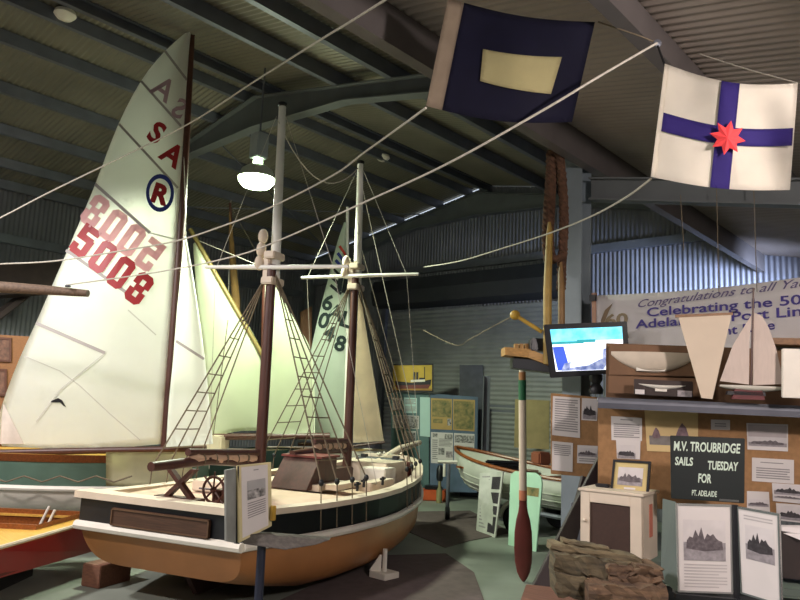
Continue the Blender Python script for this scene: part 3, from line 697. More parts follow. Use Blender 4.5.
# ================================================================== high-bay lamp and the dome lights
lp = at(257, 174, 8.4)
hb_ = thing('high_bay_lamp', 'lit high-bay lamp with glowing reflector hanging under the roof', 'lamp', lp)
GLOW = mat('glowing glass', (225, 255, 200), .5, 0, .02, 3, emit=14)
M().lathe([(.05, .13), (.12, .10), (.19, .05), (.235, -.06), (.228, -.06), (.18, .045), (.11, .09)], lp, UP, 28).build('reflector', mat('bright aluminium', (200, 205, 200), .35, .6), hb_, smooth=True)
M().lathe([(.226, -.05), (.222, -.10), (.17, -.16), (.0, -.19)], lp, UP, 28).build('diffuser', GLOW, hb_, smooth=True)
M().lathe([(.06, .13), (.06, .17), (.05, .20)], lp, UP, 16).build('lamp_neck', GLOW, hb_, smooth=True)
M().box(lp+UP*.36, (.17, .17, .32)).build('ballast_box', mat('ballast grey', (150, 158, 162), .5, .2), hb_, bevel=.01)
M().tube([lp+UP*.52, V((lp.x, lp.y, RR(lp.x)-.004))], .012, 8).build('hanger', STEEL, hb_)
lamp('high_bay_light', 'POINT', lp-UP*.29, LAMP_POWER, (.88, 1, .76), .2)
lamp('high_bay_light', 'SPOT', lp-UP*.27, LAMP_SPOT, (.88, 1, .76), .2, DOWN, spot_size=math.radians(164), spot_blend=.3)
for (x, y), D, lb in (((65, 15), 5.6, 'unlit white dome light on the roof at the top left'), ((383, 158), 9.8, 'unlit white dome light on the roof above the forward topmast')):
    for _ in range(30):
        p = at(x, y, D); zt = (RL(p.x) if p.x < RIDGE else RR(p.x)); D += (zt-.09-p.z)*1.5
    t = thing('dome_light', lb, 'lamp', p, 'dome lights on the roof sheets')
    M().lathe([(.0, -.06), (.08, -.045), (.12, 0), (.11, .04)], p, UP, 20).build('lamp_cover', WHITE, t, smooth=True)
    M().tube([p+UP*.03, V((p.x, p.y, zt-.004))], .03, 10).build('stem', STEEL, t)
# ================================================================== ropes, flags
def catm(P, n=8):
    out = []
    for i in range(len(P)-1):
        p0, p1, p2, p3 = P[max(i-1, 0)], P[i], P[i+1], P[min(i+2, len(P)-1)]
        for k in range(n):
            f = k/n; out.append(.5*((2*p1)+(-p0+p2)*f+(2*p0-5*p1+4*p2-p3)*f*f+(-p0+3*p1-3*p2+p3)*f**3))
    return out+[P[-1]]
def rope(pl, label, r=.008, mt=ROPE, wall=True):
    """pl: (x, y, D) along the rope"""
    P = [at(*p) for p in pl]
    if pl[0][0] < 0 and wall:                      # made fast to the side wall beyond the picture
        d = P[0]-P[1]; P.insert(0, P[0] + d*((XL+.04-P[0].x)/d.x))
    if pl[-1][1] < 0:                              # and to the annex roof
        d = P[-1]-P[-2]; k = 0
        while (P[-1]+d*k).z < RA((P[-1]+d*k).x)-.02 and k < 4: k += .02
        P.append(P[-1]+d*k)
    return tag(M().tube(catm(P), r*.8, 6).build('rope', mt, smooth=True), label, 'rope', 'ropes strung across the shed')
rope([(-60, 248, 6.4), (0, 218, 6.2), (50, 192, 6.0), (120, 158, 5.7), (190, 123, 5.4), (255, 81, 4.6), (320, 40, 3.6), (345, 25, 3.3), (385, 0, 2.9), (430, -28, 2.7)], 'pale straight rope rising from left edge past the sail letters to the roof', .0075)
rope([(-60, 267, 6.6), (0, 264, 6.5), (55, 261, 6.4), (120, 251, 6.3), (176, 241, 6.2), (220, 227, 6.0), (269, 208, 5.6), (332, 176, 5.0), (365, 152, 4.6), (400, 127, 3.9), (426, 108, 3.45)], 'pale sagging rope running across sail number to the blue flag foot', .0085)
rope([(66, 285, 6.0), (132, 276, 6.0), (175, 269, 5.9), (215, 261, 5.7), (255, 250, 5.5), (310, 227, 5.2), (365, 202, 4.4), (445, 165, 3.6), (540, 112, 3.28), (600, 76, 3.24), (657, 43, 3.27)], 'long pale rope from brown spar up to the small hook by the white flag', .0075)
rope([(424, 267, 8.1), (460, 261, 7.2), (510, 246, 6.0), (550, 233, 5.2), (590, 217, 4.4), (625, 198, 3.7), (651, 179, 3.3)], 'pale rope from forward spreader tip to the white flag foot', .0075)
rope([(700, 54, 3.6), (740, 67, 3.35), (797, 83, 3.02)], 'thin pale rope from the annex roof to top right of white flag', .004)
rope([(423, 330, 9.0), (455, 345, 8.4), (470, 339, 7.6), (490, 328, 6.6), (513, 316, 5.75)], 'dark slack cord running from yellow ball across the shutter', .006, ROPED)
t = thing('rope_hook', 'small metal hook and shackle hanging above the white flag hoist', 'hook', at(657, 44, 3.3))
M().lathe([(.0, -.018), (.02, -.01), (.02, .01), (0, .018)], at(657, 44, 3.3), hd, 12).build('pulley', STEEL, t, smooth=True)
M().tube([at(657, 44, 3.3), at(661, 55, 3.25), at(665, 66, 3.22)], .006, 6).build('shackle', DARK, t)
M().tube([at(657, 43, 3.3), at(640, 36, 3.3), at(598, 22, 3.37)], .004, 6).build('lanyard', ROPED, t)
def flagfn(TL, TR, BR, BL, dl, dr, wave, ph, sagt=0, sagb=0):
    def fn(u, v, off=0):
        x = (TL[0]*(1-u)+TR[0]*u)*(1-v)+(BL[0]*(1-u)+BR[0]*u)*v
        y = (TL[1]*(1-u)+TR[1]*u)*(1-v)+(BL[1]*(1-u)+BR[1]*u)*v + math.sin(math.pi*u)*(sagt*(1-v)+sagb*v)
        D = dl+(dr-dl)*u + wave*math.sin(u*7+ph+v*1.6)*(.3+.7*u) + wave*.5*math.sin(u*13-v*4)*u
        return at(x, y, D-off)
    return fn
def patch(fn, u0, u1, v0, v1, off, nu=16, nv=12, th=.004): 
    return M().grid(lambda u, v: fn(u0+(u1-u0)*u, v0+(v1-v0)*v, off), nu, nv, th)
f1 = flagfn((448, -2), (595, 22), (572, 122), (426, 106), 3.45, 3.35, .025, 0, 6, 7)
t = thing('signal_flag', 'dark navy signal flag with a cream rectangle hanging under the roof', 'flag', f1(.5, 1))
patch(f1, .10, 1, 0, 1, 0, 22, 14).build('field', NAVY, t, smooth=2)
patch(f1, 0, .11, 0, 1, .006, 4, 14).build('hoist_band', mat('beige canvas', (176, 158, 138), .9, 0, .08, 10), t, smooth=2)
def ptc(px): return px
CRMP = mat('cream cloth', (206, 196, 146), .85, 0, .05, 8)
def uvof(x, y, TL=(448, -2), TR=(595, 22), BR=(572, 122), BL=(426, 106), st=6, sb=7):
    u = v = .5
    for _ in range(40):
        cx = (TL[0]*(1-u)+TR[0]*u)*(1-v)+(BL[0]*(1-u)+BR[0]*u)*v
        cy = (TL[1]*(1-u)+TR[1]*u)*(1-v)+(BL[1]*(1-u)+BR[1]*u)*v + math.sin(math.pi*u)*(st*(1-v)+sb*v)
        u += (x-cx)/150*.8; v += (y-cy)/105*.8
    return u, v
CQ = [V((*uvof(*c), 0)) for c in ((483, 49), (562, 57), (551, 94), (480, 81))]
for sgn in (1,):
    M().grid(lambda u, v: f1(*bil(CQ, u, v).xy, .010), 14, 10, .004).build('cream_rectangle', CRMP, t, smooth=2)
FLW = mat('white flag cloth', (242, 236, 224), .85, 0, .05, 6, trans=.2)
f2 = flagfn((666, 64), (798, 83), (790, 190), (652, 177), 3.2, 2.98, .035, 1.2, 9, 5)
t = thing('cross_flag', 'white flag with a purple blue cross and red star', 'flag', f2(.5, 1))
patch(f2, 0, 1, 0, 1, 0, 26, 16).build('field', FLW, t, smooth=2)
patch(f2, .42, .56, .0, 1, .008, 5, 16).build('cross_upright', PURPLE, t, smooth=2)
patch(f2, .02, .99, .42, .585, .007, 22, 4).build('cross_bar', PURPLE, t, smooth=2)
patch(f2, -.01, .025, 0, 1, .008, 2, 14).build('hoist_band', FLW, t, smooth=2)
m = M(); n = 16; P = []
for k in range(n):
    a = 2*math.pi*k/n + .1; r = .165 if k % 2 == 0 else .095
    P.append(f2(.51+math.cos(a)*r*.82, .52+math.sin(a)*r, .03))
c_ = f2(.51, .52, .05)
for k in range(n): m.poly([P[k], P[(k+1) % n], c_])
m.build('red_star', mat('coral red cloth', (226, 62, 66), .8, 0, .05, 8), t)
# wooden spar on the left
t = thing('wooden_spar', 'weathered brown spar end sticking out in front of the white sail', 'spar', at(0, 292, 6.0))
M().tube([at(-90, 283, 6.3), at(0, 287, 6.1), at(45, 290, 6.0), at(88, 293.5, 5.95)], [.06, .05, .042, .03], 12).build('shaft', wood('weathered spar wood', (92, 72, 56), .3, .8, 0), t, smooth=True)
M().lathe([(.02, -.01), (.028, 0), (.02, .01)], at(68, 286, 5.93), UP, 10).build('eyelet', STEEL, t)
# ================================================================== things round the column
pfr = lambda D: D
t = thing('rope_fender', 'two thick rusty brown rope fenders hanging beside the column', 'fender', at(556, 330, 5.75))
FEND = mat('rusty brown rope', (84, 58, 42), .95, 0, .35, 30, .5)
def twisted(P, r, pitch, name, parent, mt, strands=3):
    P = catm([V(p) for p in P], 10); m = M()
    for s_ in range(strands):
        Q = []
        L = 0
        for i, p in enumerate(P):
            if i: L += (P[i]-P[i-1]).length
            a = L/pitch*2*math.pi + s_*2*math.pi/strands
            Q.append(p + rt*math.cos(a)*r*.5 + hd*math.sin(a)*r*.5)
        m.tube(Q, r*.62, 7)
    return m.build(name, mt, parent, smooth=True)
twisted([at(552, 152, 5.75), at(551, 180, 5.75), at(549, 210, 5.75), at(548, 240, 5.75), at(550, 262, 5.75)], .050, .16, 'fender', t, FEND)
twisted([at(559, 152, 5.7), at(562, 180, 5.7), at(564, 215, 5.7), at(563, 245, 5.7), at(561, 290, 5.7)], .040, .15, 'fender', t, FEND)
M().tube([at(548, 256, 5.68), at(556, 259, 5.66), at(565, 256, 5.68)], .03, 8).build('lashing', FEND, t)
for (a, b, c), lb in (((547.5, 549.5, 222), 'left yellow pole standing behind the television by the column'), ((561.5, 561, 262), 'right yellow brown pole beside the column behind the television')):
    p0 = at(a, 364, 5.62)
    rr_ = .034 if c < 240 else .028
    o = M().tube([p0, at(a, 330, 5.62), at(a, 290, 5.62), at(b, c+12, 5.66), at(b, c, 5.66)], [rr_, rr_, rr_, rr_*.8, rr_*.35], 10).build('pole', mat('yellow pole' if c < 240 else 'yellow brown pole', (156, 128, 62) if c < 240 else (124, 94, 54), .55, 0, .2, 8), smooth=True)
    tag(o, lb, 'pole')
p = at(515, 315, 5.7)
t = thing('ball_ended_rod', 'yellow rod ending in a round yellow ball above wooden bracket', 'rod', p)
M().sphere(p, .042, (1, 1, .95), 16).build('ball', YELLOW, t, smooth=True)
M().tube([p, at(542, 332, 5.62)], .017, 10).build('rod', YELLOW, t, smooth=True)
t = thing('wall_bracket', 'yellow wooden bracket board on a black arm holding the oar', 'bracket', at(530, 360, 5.7))
M().slab([at(505, 347, 5.75), at(530, 349, 5.7), at(549, 357, 5.6), at(549, 365, 5.6), at(528, 357.5, 5.7), at(505, 355, 5.75)], hd*.22).build('board', wood('yellow wood board', (160, 120, 64), .25, .6, 0), t)
M().slab([at(513, 357, 5.78), at(568, 365, 5.58), at(568, 375, 5.58), at(513, 368, 5.78)], hd*.16).build('arm', BLACK, t, bevel=.006)
M().box(at(538, 345, 5.72), (.14, .12, .10), Matrix.Rotation(AL, 3, 'Z')).build('clamp', BLACK, t, bevel=.01)
m = M()
for x in (516, 521, 526): m.box(at(x, 347, 5.78), (.03, .06, .05), Matrix.Rotation(AL, 3, 'Z'))
m.build('wooden_peg', wood('yellow wood board', (0, 0, 0)), t)
# television
tv = yawplane(586, 350, 5.45, 12, -6)
TVC = [(543, 324), (627, 321), (631, 374), (551, 378.5)]
TVC = [(543.5, 324.5), (627, 321.3), (630.5, 372.5), (550, 378)]
t = thing('television', 'black flat television showing a bright blue and white picture', 'television', tv.hit(586, 376))
q = quad(tv, TVC)
M().slab(q, -tv.n*.06).build('casing', BLACK, t, bevel=.006)
qs = quad(tv, [(550, 329.5), (622, 326.5), (624.5, 369), (556, 371.5)], .004)
EM = lambda n_, c_, e=1.0, v=.1, s_=6, c2=None: mat(n_, c_, .4, 0, v, s_, c2=c2, emit=e)
scr = M().slab(qs, -tv.n*.003).build('screen', EM('screen white', (240, 246, 255), 1.5), t)
M().poly(sub(qs, 0, 0, 1, .30, tv.n, .001)).build('picture_sky', EM('screen sky', (60, 190, 230), 1.2, .1, 9, (150, 235, 250)), scr)
M().poly(sub(qs, .0, .30, .45, .36, tv.n, .0015)).poly(sub(qs, .36, .27, .62, .34, tv.n, .0016)).build('picture_shore', EM('screen teal', (40, 150, 160), 1.0), scr)
M().poly([bil(qs, u, v)+tv.n*.002 for u, v in ((.0, .42), (.16, .41), (.20, .85), (.09, .98), (.03, .98))]).build('picture_sea', EM('screen blue', (60, 90, 200), 1.0), scr)
M().poly([bil(qs, u, v)+tv.n*.0025 for u, v in ((.08, .99), (.14, .82), (.24, .78), (.22, .92), (.48, .88), (.7, .72), (.72, .5), (.84, .48), (.9, .42), (.94, .52), (.80, .72), (.70, .99))]).build('picture_boat', EM('screen slate', (90, 110, 170), .8, .5, 22, (190, 200, 235)), scr)
M().poly([bil(qs, u, v)+tv.n*.003 for u, v in ((.74, .52), (.88, .44), (.93, .5), (.84, .6))]).build('picture_figure', EM('screen mid blue', (50, 110, 200), .9), scr)
M().tube([tv.hit(590, 350, -.06), at(586, 355, 5.85)], .045, 10).build('wall_mount', DARK, t)
t2 = thing('speaker', 'small dark round speaker on corkboard top below the television', 'speaker', at(596, 394, 5.55))
M().lathe([(.05, 0), (.058, .03), (.045, .06), (.03, .08), (.05, .11), (.05, .15), (.02, .16)], at(596, 394, 5.55), UP, 16).build('body', DARK, t2, smooth=True)
# small corkboard under the television
def board(name, pl, c, th, m_, label, cat, group=None, frame=None):
    q = quad(pl, c); o = tag(M().slab(q, -pl.n*th).build(name, m_, bevel=.003), label, cat, group)
    if frame:
        fm_, fw_ = frame; mm = M(); ctr = (q[0]+q[1]+q[2]+q[3])/4
        inn = [p + (ctr-p)*fw_ for p in q]
        for i in range(4):
            j = (i+1) % 4; mm.slab([q[i]+pl.n*.012, q[j]+pl.n*.012, inn[j]+pl.n*.012, inn[i]+pl.n*.012], -pl.n*(.012+th))
        mm.build('frame', fm_, o)
    return o, q
bd_ = None
SEAP = mat('print sea grey', (142, 136, 140), .5, 0, .25, 40)
SKYP = mat('print sky grey', (200, 194, 194), .5, 0, .06, 14)
MASSP = mat('print dark mass', (52, 48, 52), .5, 0, .5, 60)
MASSQ = mat('print mid mass', (92, 84, 88), .5, 0, .4, 60)
def scene_print(q, n, u0, v0, u1, v1, par, dark=True, seed=1, hz=.6, off=.0012):
    rnd = random.Random(seed); Q = [bil(q, u, v) for u, v in ((u0, v0), (u1, v0), (u1, v1), (u0, v1))]
    ph = M().poly([p+n*off for p in Q]).build('photograph', SKYP, par)
    M().poly(sub(Q, 0, hz, 1, 1, n, off+.0006)).build('printed_sea', SEAP, ph)
    pts = [(.06, hz+.16)]; k = 13
    for i in range(k):
        u = .08+.84*i/(k-1); pts.append((u, hz-.02-(.05+rnd.random()*(.34 if i % 2 else .12))*math.sin(math.pi*(i+.7)/k)))
    pts.append((.94, hz+.16+.06*rnd.random())); pts.append((.5, hz+.22))
    M().poly([bil(Q, u, v)+n*(off+.0012) for u, v in pts]).build('printed_ship', MASSP if dark else MASSQ, ph)
    return ph
def sheet(pl, c, label, off, m_=PAPER, prints=(), lines=(), name='notice', cat='notice', group=None, th=.002):
    """paper lying on a board: prints = (u0,v0,u1,v1,mat), lines = (u0,v0,u1,v1,n)"""
    q = quad(pl, c, off); o = tag(M().slab(q, -pl.n*th).build(name, m_), label, cat, group)
    for k_, (u0, v0, u1, v1, pm) in enumerate(prints):
        if pm in (PHOTO, PHOTOS) and off < .0055 + .01 and pl is not bd_: scene_print(q, pl.n, u0, v0, u1, v1, o, pm is PHOTO, int(c[0][0])+k_)
        else: M().poly(sub(q, u0, v0, u1, v1, pl.n, .0012)).build('photograph', pm, o)
    for u0, v0, u1, v1, n in lines:
        mm = M()
        for i in range(n):
            a = v0+(v1-v0)*i/n; e = u1-(random.random()*.25*(u1-u0) if i % 3 == 2 else 0)
            mm.poly(sub(q, u0, a, e, a+(v1-v0)/n*.5, pl.n, .0012))
        mm.build('text_lines', INK, o)
    return o
cb = yawplane(575, 430, 5.62, 8)
CB = [(551, 393), (601, 397.5), (600, 478), (551, 474)]
o, q = board('corkboard', cb, CB, .03, CORK, 'small tan corkboard on the column under the television', 'board')
M().slab([at(596, 400, 5.7), at(604, 400, 5.7), at(604, 510, 5.7), at(596, 510, 5.7)], hd*.03)
sheet(cb, [(553, 396), (580, 398), (580, 438), (552, 435)], 'typed white sheet top left on the small corkboard', .004, lines=[(.08, .06, .92, .9, 14)])
sheet(cb, [(582, 398), (598, 399), (597, 421), (581.5, 420)], 'black and white photograph of people top right on small corkboard', .004, prints=[(.06, .06, .94, .94, PHOTO)], name='photograph', cat='photograph')
sheet(cb, [(552, 441), (573, 443), (572.5, 472), (552, 470)], 'blank looking white sheet bottom left on the small corkboard', .004, lines=[(.1, .1, .9, .5, 6)])
sheet(cb, [(577.5, 445), (598, 446), (597, 464), (577, 463)], 'grey ship photograph bottom right on the small corkboard', .004, prints=[(.04, .15, .96, .62, PHOTOS)], lines=[(.1, .72, .9, .95, 2)], name='photograph', cat='photograph')
tag(M().box(gl(1.62, 5.78, .44)+V((0, 0, 0)), (.36, .05, .88), Matrix.Rotation(AL-math.radians(8), 3, 'Z')).build('partition_panel', mat('grey partition', (112, 114, 124), .7), bevel=.004), 'grey upright panel on the floor beneath the small corkboard', 'panel')
# oar
p = onZ(523, 582, 0)
oar = thing('oar', 'upright wooden oar with cream shaft, green band and dark red blade', 'oar', p)
ax_ = lambda y: at(523.5 - (582-y)*.006, y, p.dot(hd) - (582-y)*.0006)
M().tube([ax_(495), ax_(440), ax_(399)], .036, 12).build('shaft', CREAM, oar, smooth=True)
OARG = mat('green band paint', (28, 92, 58), .5)
M().tube([ax_(400), ax_(380)], .0365, 12).build('green_band', OARG, oar, smooth=True)
M().tube([ax_(381), ax_(372)], .034, 12).build('brown_band', wood('oar brown wood', (150, 104, 60), .2, .5, 2), oar, smooth=True)
M().tube([ax_(373), ax_(364)], .030, 12).build('grip', mat('pale grip', (190, 180, 160), .6), oar, smooth=True)
M().tube([ax_(500), ax_(490)], .038, 12).build('collar', mat('copper pinkish band', (190, 120, 90), .5), oar, smooth=True)
OB = mat('dark red blade', (106, 46, 40), .45, 0, .12, 5)
prof = [(497, .037), (506, .038), (512, .046), (520, .066), (532, .082), (548, .086), (562, .080), (572, .062), (578, .036), (581.5, .012)]
m = M(); rings = []
for y, hw in prof:
    c_ = ax_(y); rings.append([m.bm.verts.new(c_ + rt*math.cos(k*math.pi/5)*hw + hd*math.sin(k*math.pi/5)*min(.025, hw*.5+.004)) for k in range(10)])
for a, b in zip(rings, rings[1:]):
    for k in range(10): m.bm.faces.new((a[k], a[(k+1) % 10], b[(k+1) % 10], b[k]))
m.bm.faces.new(rings[0]); m.bm.faces.new(rings[-1]); m.build('blade', OB, oar, smooth=True)
# ================================================================== back of the shed
bd = bd_ = yawplane(435, 440, 12.6, 6)
t = thing('display_board', 'teal folding display board covered in photographs behind the ketch bow', 'board', onZ(435, 492, 0))
M().slab(quad(bd, [(391, 391.5), (429, 393.5), (429, 491), (391, 489)]), -bd.n*.04).build('panel', TEALB, t, bevel=.005)
M().slab(quad(bd, [(430, 393.5), (478, 397), (477, 493), (430, 491)]), -bd.n*.04).build('panel', mat('blue grey board', (84, 102, 124), .7), t, bevel=.005)
G = 'sheets pinned to the teal display board'
sheet(bd, [(392.5, 397.5), (401, 398), (401, 410), (392.5, 410)], 'small photograph at the top left corner of teal display board', .006, prints=[(.1, .2, .9, .8, PHOTOS)], group=G)
sheet(bd, [(404, 397.5), (417, 398), (417, 413), (404, 413)], 'two stacked pale sheets near top left of teal display board', .006, PAPERM, lines=[(.1, .1, .9, .45, 4), (.1, .58, .9, .92, 4)], group=G)
sheet(bd, [(392.5, 415), (402, 415), (402, 428), (392.5, 428)], 'pale square photograph on left edge of teal board, second down', .006, prints=[(.2, .1, .9, .9, PHOTOS)], group=G)
sheet(bd, [(403, 415), (419, 416), (419, 429), (403, 429)], 'wide dark photograph in middle of the left teal panel', .006, prints=[(.04, .05, .96, .95, PHOTO)], group=G)
sheet(bd, [(404, 431), (416, 431), (416, 442), (404, 442)], 'dark photograph with white border low on the left teal panel', .006, prints=[(.1, .14, .95, .9, PHOTO)], group=G)
sheet(bd, [(420, 397), (430, 397.5), (430, 437), (420, 436)], 'long pale mint sheet down the middle of display board', .007, PAPERM, group=G)
sheet(bd, [(431, 398), (452, 399), (452, 430), (431, 429)], 'olive landscape print, left of the pair on display board', .006, mat('tan print border', (176, 146, 90), .7), [(.06, .06, .96, .6, PHOTOG), (.1, .66, .55, .8, PHOTOG), (.78, .64, .96, .86, PHOTO)], name='print', cat='print', group=G)
sheet(bd, [(453, 399), (475, 400), (474.5, 431.5), (453, 430)], 'olive landscape print, right of the pair on display board', .006, mat('tan print border', (176, 146, 90), .7), [(.05, .06, .95, .95, PHOTOG)], name='print', cat='print', group=G)
sheet(bd, [(431, 432), (453, 433), (453, 464), (431, 463)], 'white sheet of small photographs and text, lower left on blue panel', .006, prints=[(.08, .04, .3, .16, PHOTO), (.62, .05, .98, .2, PHOTO), (.34, .5, .62, .72, PHOTO), (.68, .6, .98, .8, PHOTOS)], lines=[(.06, .24, .3, .9, 10), (.36, .2, .95, .46, 6)], group=G)
sheet(bd, [(454, 433), (474.5, 434), (474, 465), (454, 464)], 'white sheet with a band of photographs, lower right on blue panel', .006, prints=[(.04, .06, .98, .3, PHOTO), (.1, .45, .5, .65, PHOTOS), (.2, .78, .9, .95, PHOTO)], lines=[(.55, .42, .95, .7, 5)], group=G)
pp = yawplane(412, 378, 12.56, 6)
q = quad(pp, [(391.5, 364), (433.5, 363.5), (433.5, 392), (391.5, 391.5)])
t = thing('ship_painting', 'yellow painting of a black and red steamship above the teal board', 'painting', q[3])
M().slab(q, -pp.n*.03).build('canvas', mat('mustard painting ground', (188, 158, 62), .7, 0, .08, 8), t)
m = M(); inn = sub(q, .035, .05, .965, .95, pp.n, 0)
for i in range(4):
    j = (i+1) % 4; m.slab([q[i]+pp.n*.012, q[j]+pp.n*.012, inn[j]+pp.n*.012, inn[i]+pp.n*.012], -pp.n*.04)
m.build('frame', BLACK, t)
def flat(q, n_, uv_, off, name, m_, par): return M().poly([bil(q, u, v)+n_*off for u, v in uv_]).build(name, m_, par)
flat(q, pp.n, ((.08, .62), (.5, .68), (.95, .56), (.93, .78), (.1, .80)), .002, 'painted_hull', BLACK, t)
flat(q, pp.n, ((.08, .78), (.93, .74), (.88, .88), (.14, .90)), .003, 'painted_waterline', DKRED, t)
flat(q, pp.n, ((.04, .90), (.96, .88), (.96, .95), (.04, .95)), .002, 'painted_sea', mat('tan sea paint', (160, 120, 56), .7), t)
M().poly([bil(q, u, v)+pp.n*.003 for u, v in ((.52, .3), (.57, .3), (.57, .58), (.52, .58))]).poly([bil(q, u, v)+pp.n*.003 for u, v in ((.59, .3), (.64, .3), (.64, .58), (.59, .58))]).poly([bil(q, u, v)+pp.n*.003 for u, v in ((.78, .12), (.80, .12), (.80, .58), (.78, .58))]).poly([bil(q, u, v)+pp.n*.003 for u, v in ((.66, .5), (.8, .5), (.8, .58), (.66, .58))]).build('painted_funnel', BLACK, t)
flat(q, pp.n, ((.46, .58), (.8, .56), (.8, .64), (.46, .66)), .0035, 'painted_deck', WHITE, t)
sp = yawplane(475, 400, 13.0, 6)
o = tag(M().slab([(lambda p: V((p.x, p.y, 0)) if y > 480 else p)(sp.hit(x, y)) for x, y in ((459.5, 365), (483, 365), (483, 502.5), (459.5, 501.5))], -sp.n*.04).build('hardboard_panel', mat('dark grey hardboard', (70, 72, 80), .7, 0, .25, 6), bevel=.004), 'tall dark grey panel standing behind the white dinghy bow', 'panel')
p = at(484.5, 470, 11.3); p.z = 0
M_ = M()
for dx in (-.05, .05): M_.box(p+rt*dx+UP*1.05, (.012, .06, 2.1), Matrix.Rotation(AL, 3, 'Z'))
M_.box(p+UP*1.05+hd*.03, (.112, .012, 2.1), Matrix.Rotation(AL, 3, 'Z'))
tag(M_.build('steel_channel', STEEL), 'upright pale steel channel beside the dark grey panel', 'post')
# white clinker dinghy on a trailer
a0, a1 = at(456, 447, 10.9), at(612, 487, 8.9); a0.z = a1.z = 0
fw_ = (a0-a1).normalized(); sd2 = V((fw_.y, -fw_.x, 0)); DL = (a0-a1).length
wd = thing('clinker_dinghy', 'white clinker rowing dinghy with varnished gunwale behind the oar', 'boat', (a0+a1)/2)
hw = HB(.52); shw = lambda t: .74 + .24*t**2.2; btw = lambda t: .34+.08*t**3
WHB = mat('off white clinker paint', (196, 200, 186), .5, 0, .06, 4)
secs = boat_secs(a1, fw_, sd2, DL, hw, shw, btw, .62, 12)
for i, r in enumerate(secs):
    t_ = i/14
    for j, p in enumerate(r):
        a = j/12 if j <= 12 else 2-j/12
        if t_ > .6: p -= fw_*(.38*((t_-.6)/.4)**2*a**1.3)
        # clinker laps
m = M(); rows = loft(m, secs); m.bm.faces.new(rows[0]); hl = m.build('hull', WHB, wd, smooth=True)
m = M()
for j in (3, 5, 7, 9, 15, 17, 19, 21): m.tube([r[j] for r in secs], .008, 5)
m.build('plank_lap', WHB, wd, smooth=True)
m = M()
for s_ in (1, -1): m.tube([a1+fw_*(DL*i/14)+sd2*(s_*hw(i/14))+UP*(shw(i/14)+.01) for i in range(15)], .024, 8)
m.build('gunwale', VARN, wd, smooth=True)
m = M()
for t_ in (.25, .55, .8): m.slab([a1+fw_*(DL*t_)+sd2*(s_*hw(t_)*.9)+UP*.72 for s_ in (1, -1)]+[a1+fw_*(DL*t_+.2)+sd2*(s_*hw(t_)*.9)+UP*.72 for s_ in (-1, 1)], UP*.025)
m.build('thwart', VARN, wd)
m = M(); loft(m, [[a1+fw_*(DL*i/14)+sd2*(s_*hw(i/14)*.7)+UP*(.55+.05*(i/14)) for s_ in (1, -1)] for i in range(13)]); m.build('floorboards', CORKD, wd)
t = thing('boat_trailer', 'low trailer with a white mudguard under the clinker dinghy', 'trailer', V(((a0+a1)/2).to_tuple()))
mid = a1.lerp(a0, .42)
m = M()
for s_ in (1, -1): m.tube([a1+sd2*s_*.35+UP*.28, a0-fw_*.9+sd2*s_*.3+UP*.28], .03, 8)
m.tube([mid+sd2*.5+UP*.2, mid-sd2*.5+UP*.2], .03, 8); m.build('chassis', STEEL, t)
for s_ in (1, -1):
    M().lathe([(.08, -.05), (.17, -.06), (.18, 0), (.17, .06), (.08, .05)], mid+sd2*s_*.46+UP*.18, sd2, 22).build('wheel', BLACK, t, smooth=True)
    M().tube([mid+sd2*s_*.46+UP*.19+(fw_*math.cos(k*math.pi/8)+UP*math.sin(k*math.pi/8))*.215 for k in range(9)], .04, 6, 2).build('mudguard', WHITE, t, smooth=True)
for (x, y), m_, sz, lb in (((505, 437), BLACK, (.42, .16, .12), 'dark bundle of gear lying in the clinker dinghy'), ((541, 458), mat('orange crate plastic', (132, 78, 56), .5), (.18, .24, .16), 'orange crate lying in the clinker dinghy by the corkboard')):
    p = at(x, y, 9.9 if x < 520 else 9.4)
    if x < 520: hz = .10; sz = (.42, .16, hz); p.z = .745+hz/2
    mm = M().box(p, sz, Matrix.Rotation(AL+.3, 3, 'Z'))
    if x < 520: mm.tube([p-rt*.26+UP*hz*.5, p+rt*.1+UP*hz*.5, p+rt*.3+UP*hz*.45], .05, 8)
    tag(mm.build('gear_bundle' if x < 520 else 'crate', m_, bevel=.02), lb, 'bundle' if x < 520 else 'crate')
o = tag(M().box(at(532, 424, 10.4), (.5, .04, .7), Matrix.Rotation(AL-.3, 3, 'Z')).build('tan_panel', mat('khaki panel', (136, 124, 84), .8)), 'khaki tan panel standing between oar and small corkboard', 'panel')
# photograph panel and mint panel leaning
c0, c1 = onZ(476, 531, 0), onZ(495, 538, 0)
dv = (c1-c0).normalized(); hgt = (at(479.5, 473, c0.dot(hd)+.22)); 
q = [at(480, 473, c0.dot(hd)+.25), at(503, 471.5, c1.dot(hd)+.25), c1, c0]
n_ = (q[1]-q[0]).cross(q[3]-q[0]).normalized(); n_ = n_ if n_.dot(-hd) > 0 else -n_
o = tag(M().slab(q, -n_*.02).build('photo_panel', mat('grey white panel', (176, 178, 168), .6), bevel=.003), 'grey white panel of photographs leaning on the floor before the dinghy', 'panel')
for v0, v1 in ((.08, .28), (.33, .50), (.54, .67), (.70, .95)): M().poly(sub(q, .58, v0, .94, v1, n_, .004)).build('photograph', MASSP, o)
m = M()
for i in range(16): m.poly(sub(q, .12, .06+.055*i, .48, .06+.055*i+.025, n_, .002))
m.build('text_lines', INK, o)
b0, b1 = onZ(508, 545, 0), onZ(536, 552, 0)
n2 = (b1-b0).cross(UP*1 + hd*.18).normalized(); n2 = n2 if n2.dot(-hd) > 0 else -n2
mp_ = Plane(b0, n2)
q = [mp_.hit(510, 480), mp_.hit(511, 474), mp_.hit(515, 471), mp_.hit(536, 473), mp_.hit(541, 477), mp_.hit(542, 484), b1, b0]
MINT = mat('mint green board', (172, 214, 184), .5, 0, .04, 5)
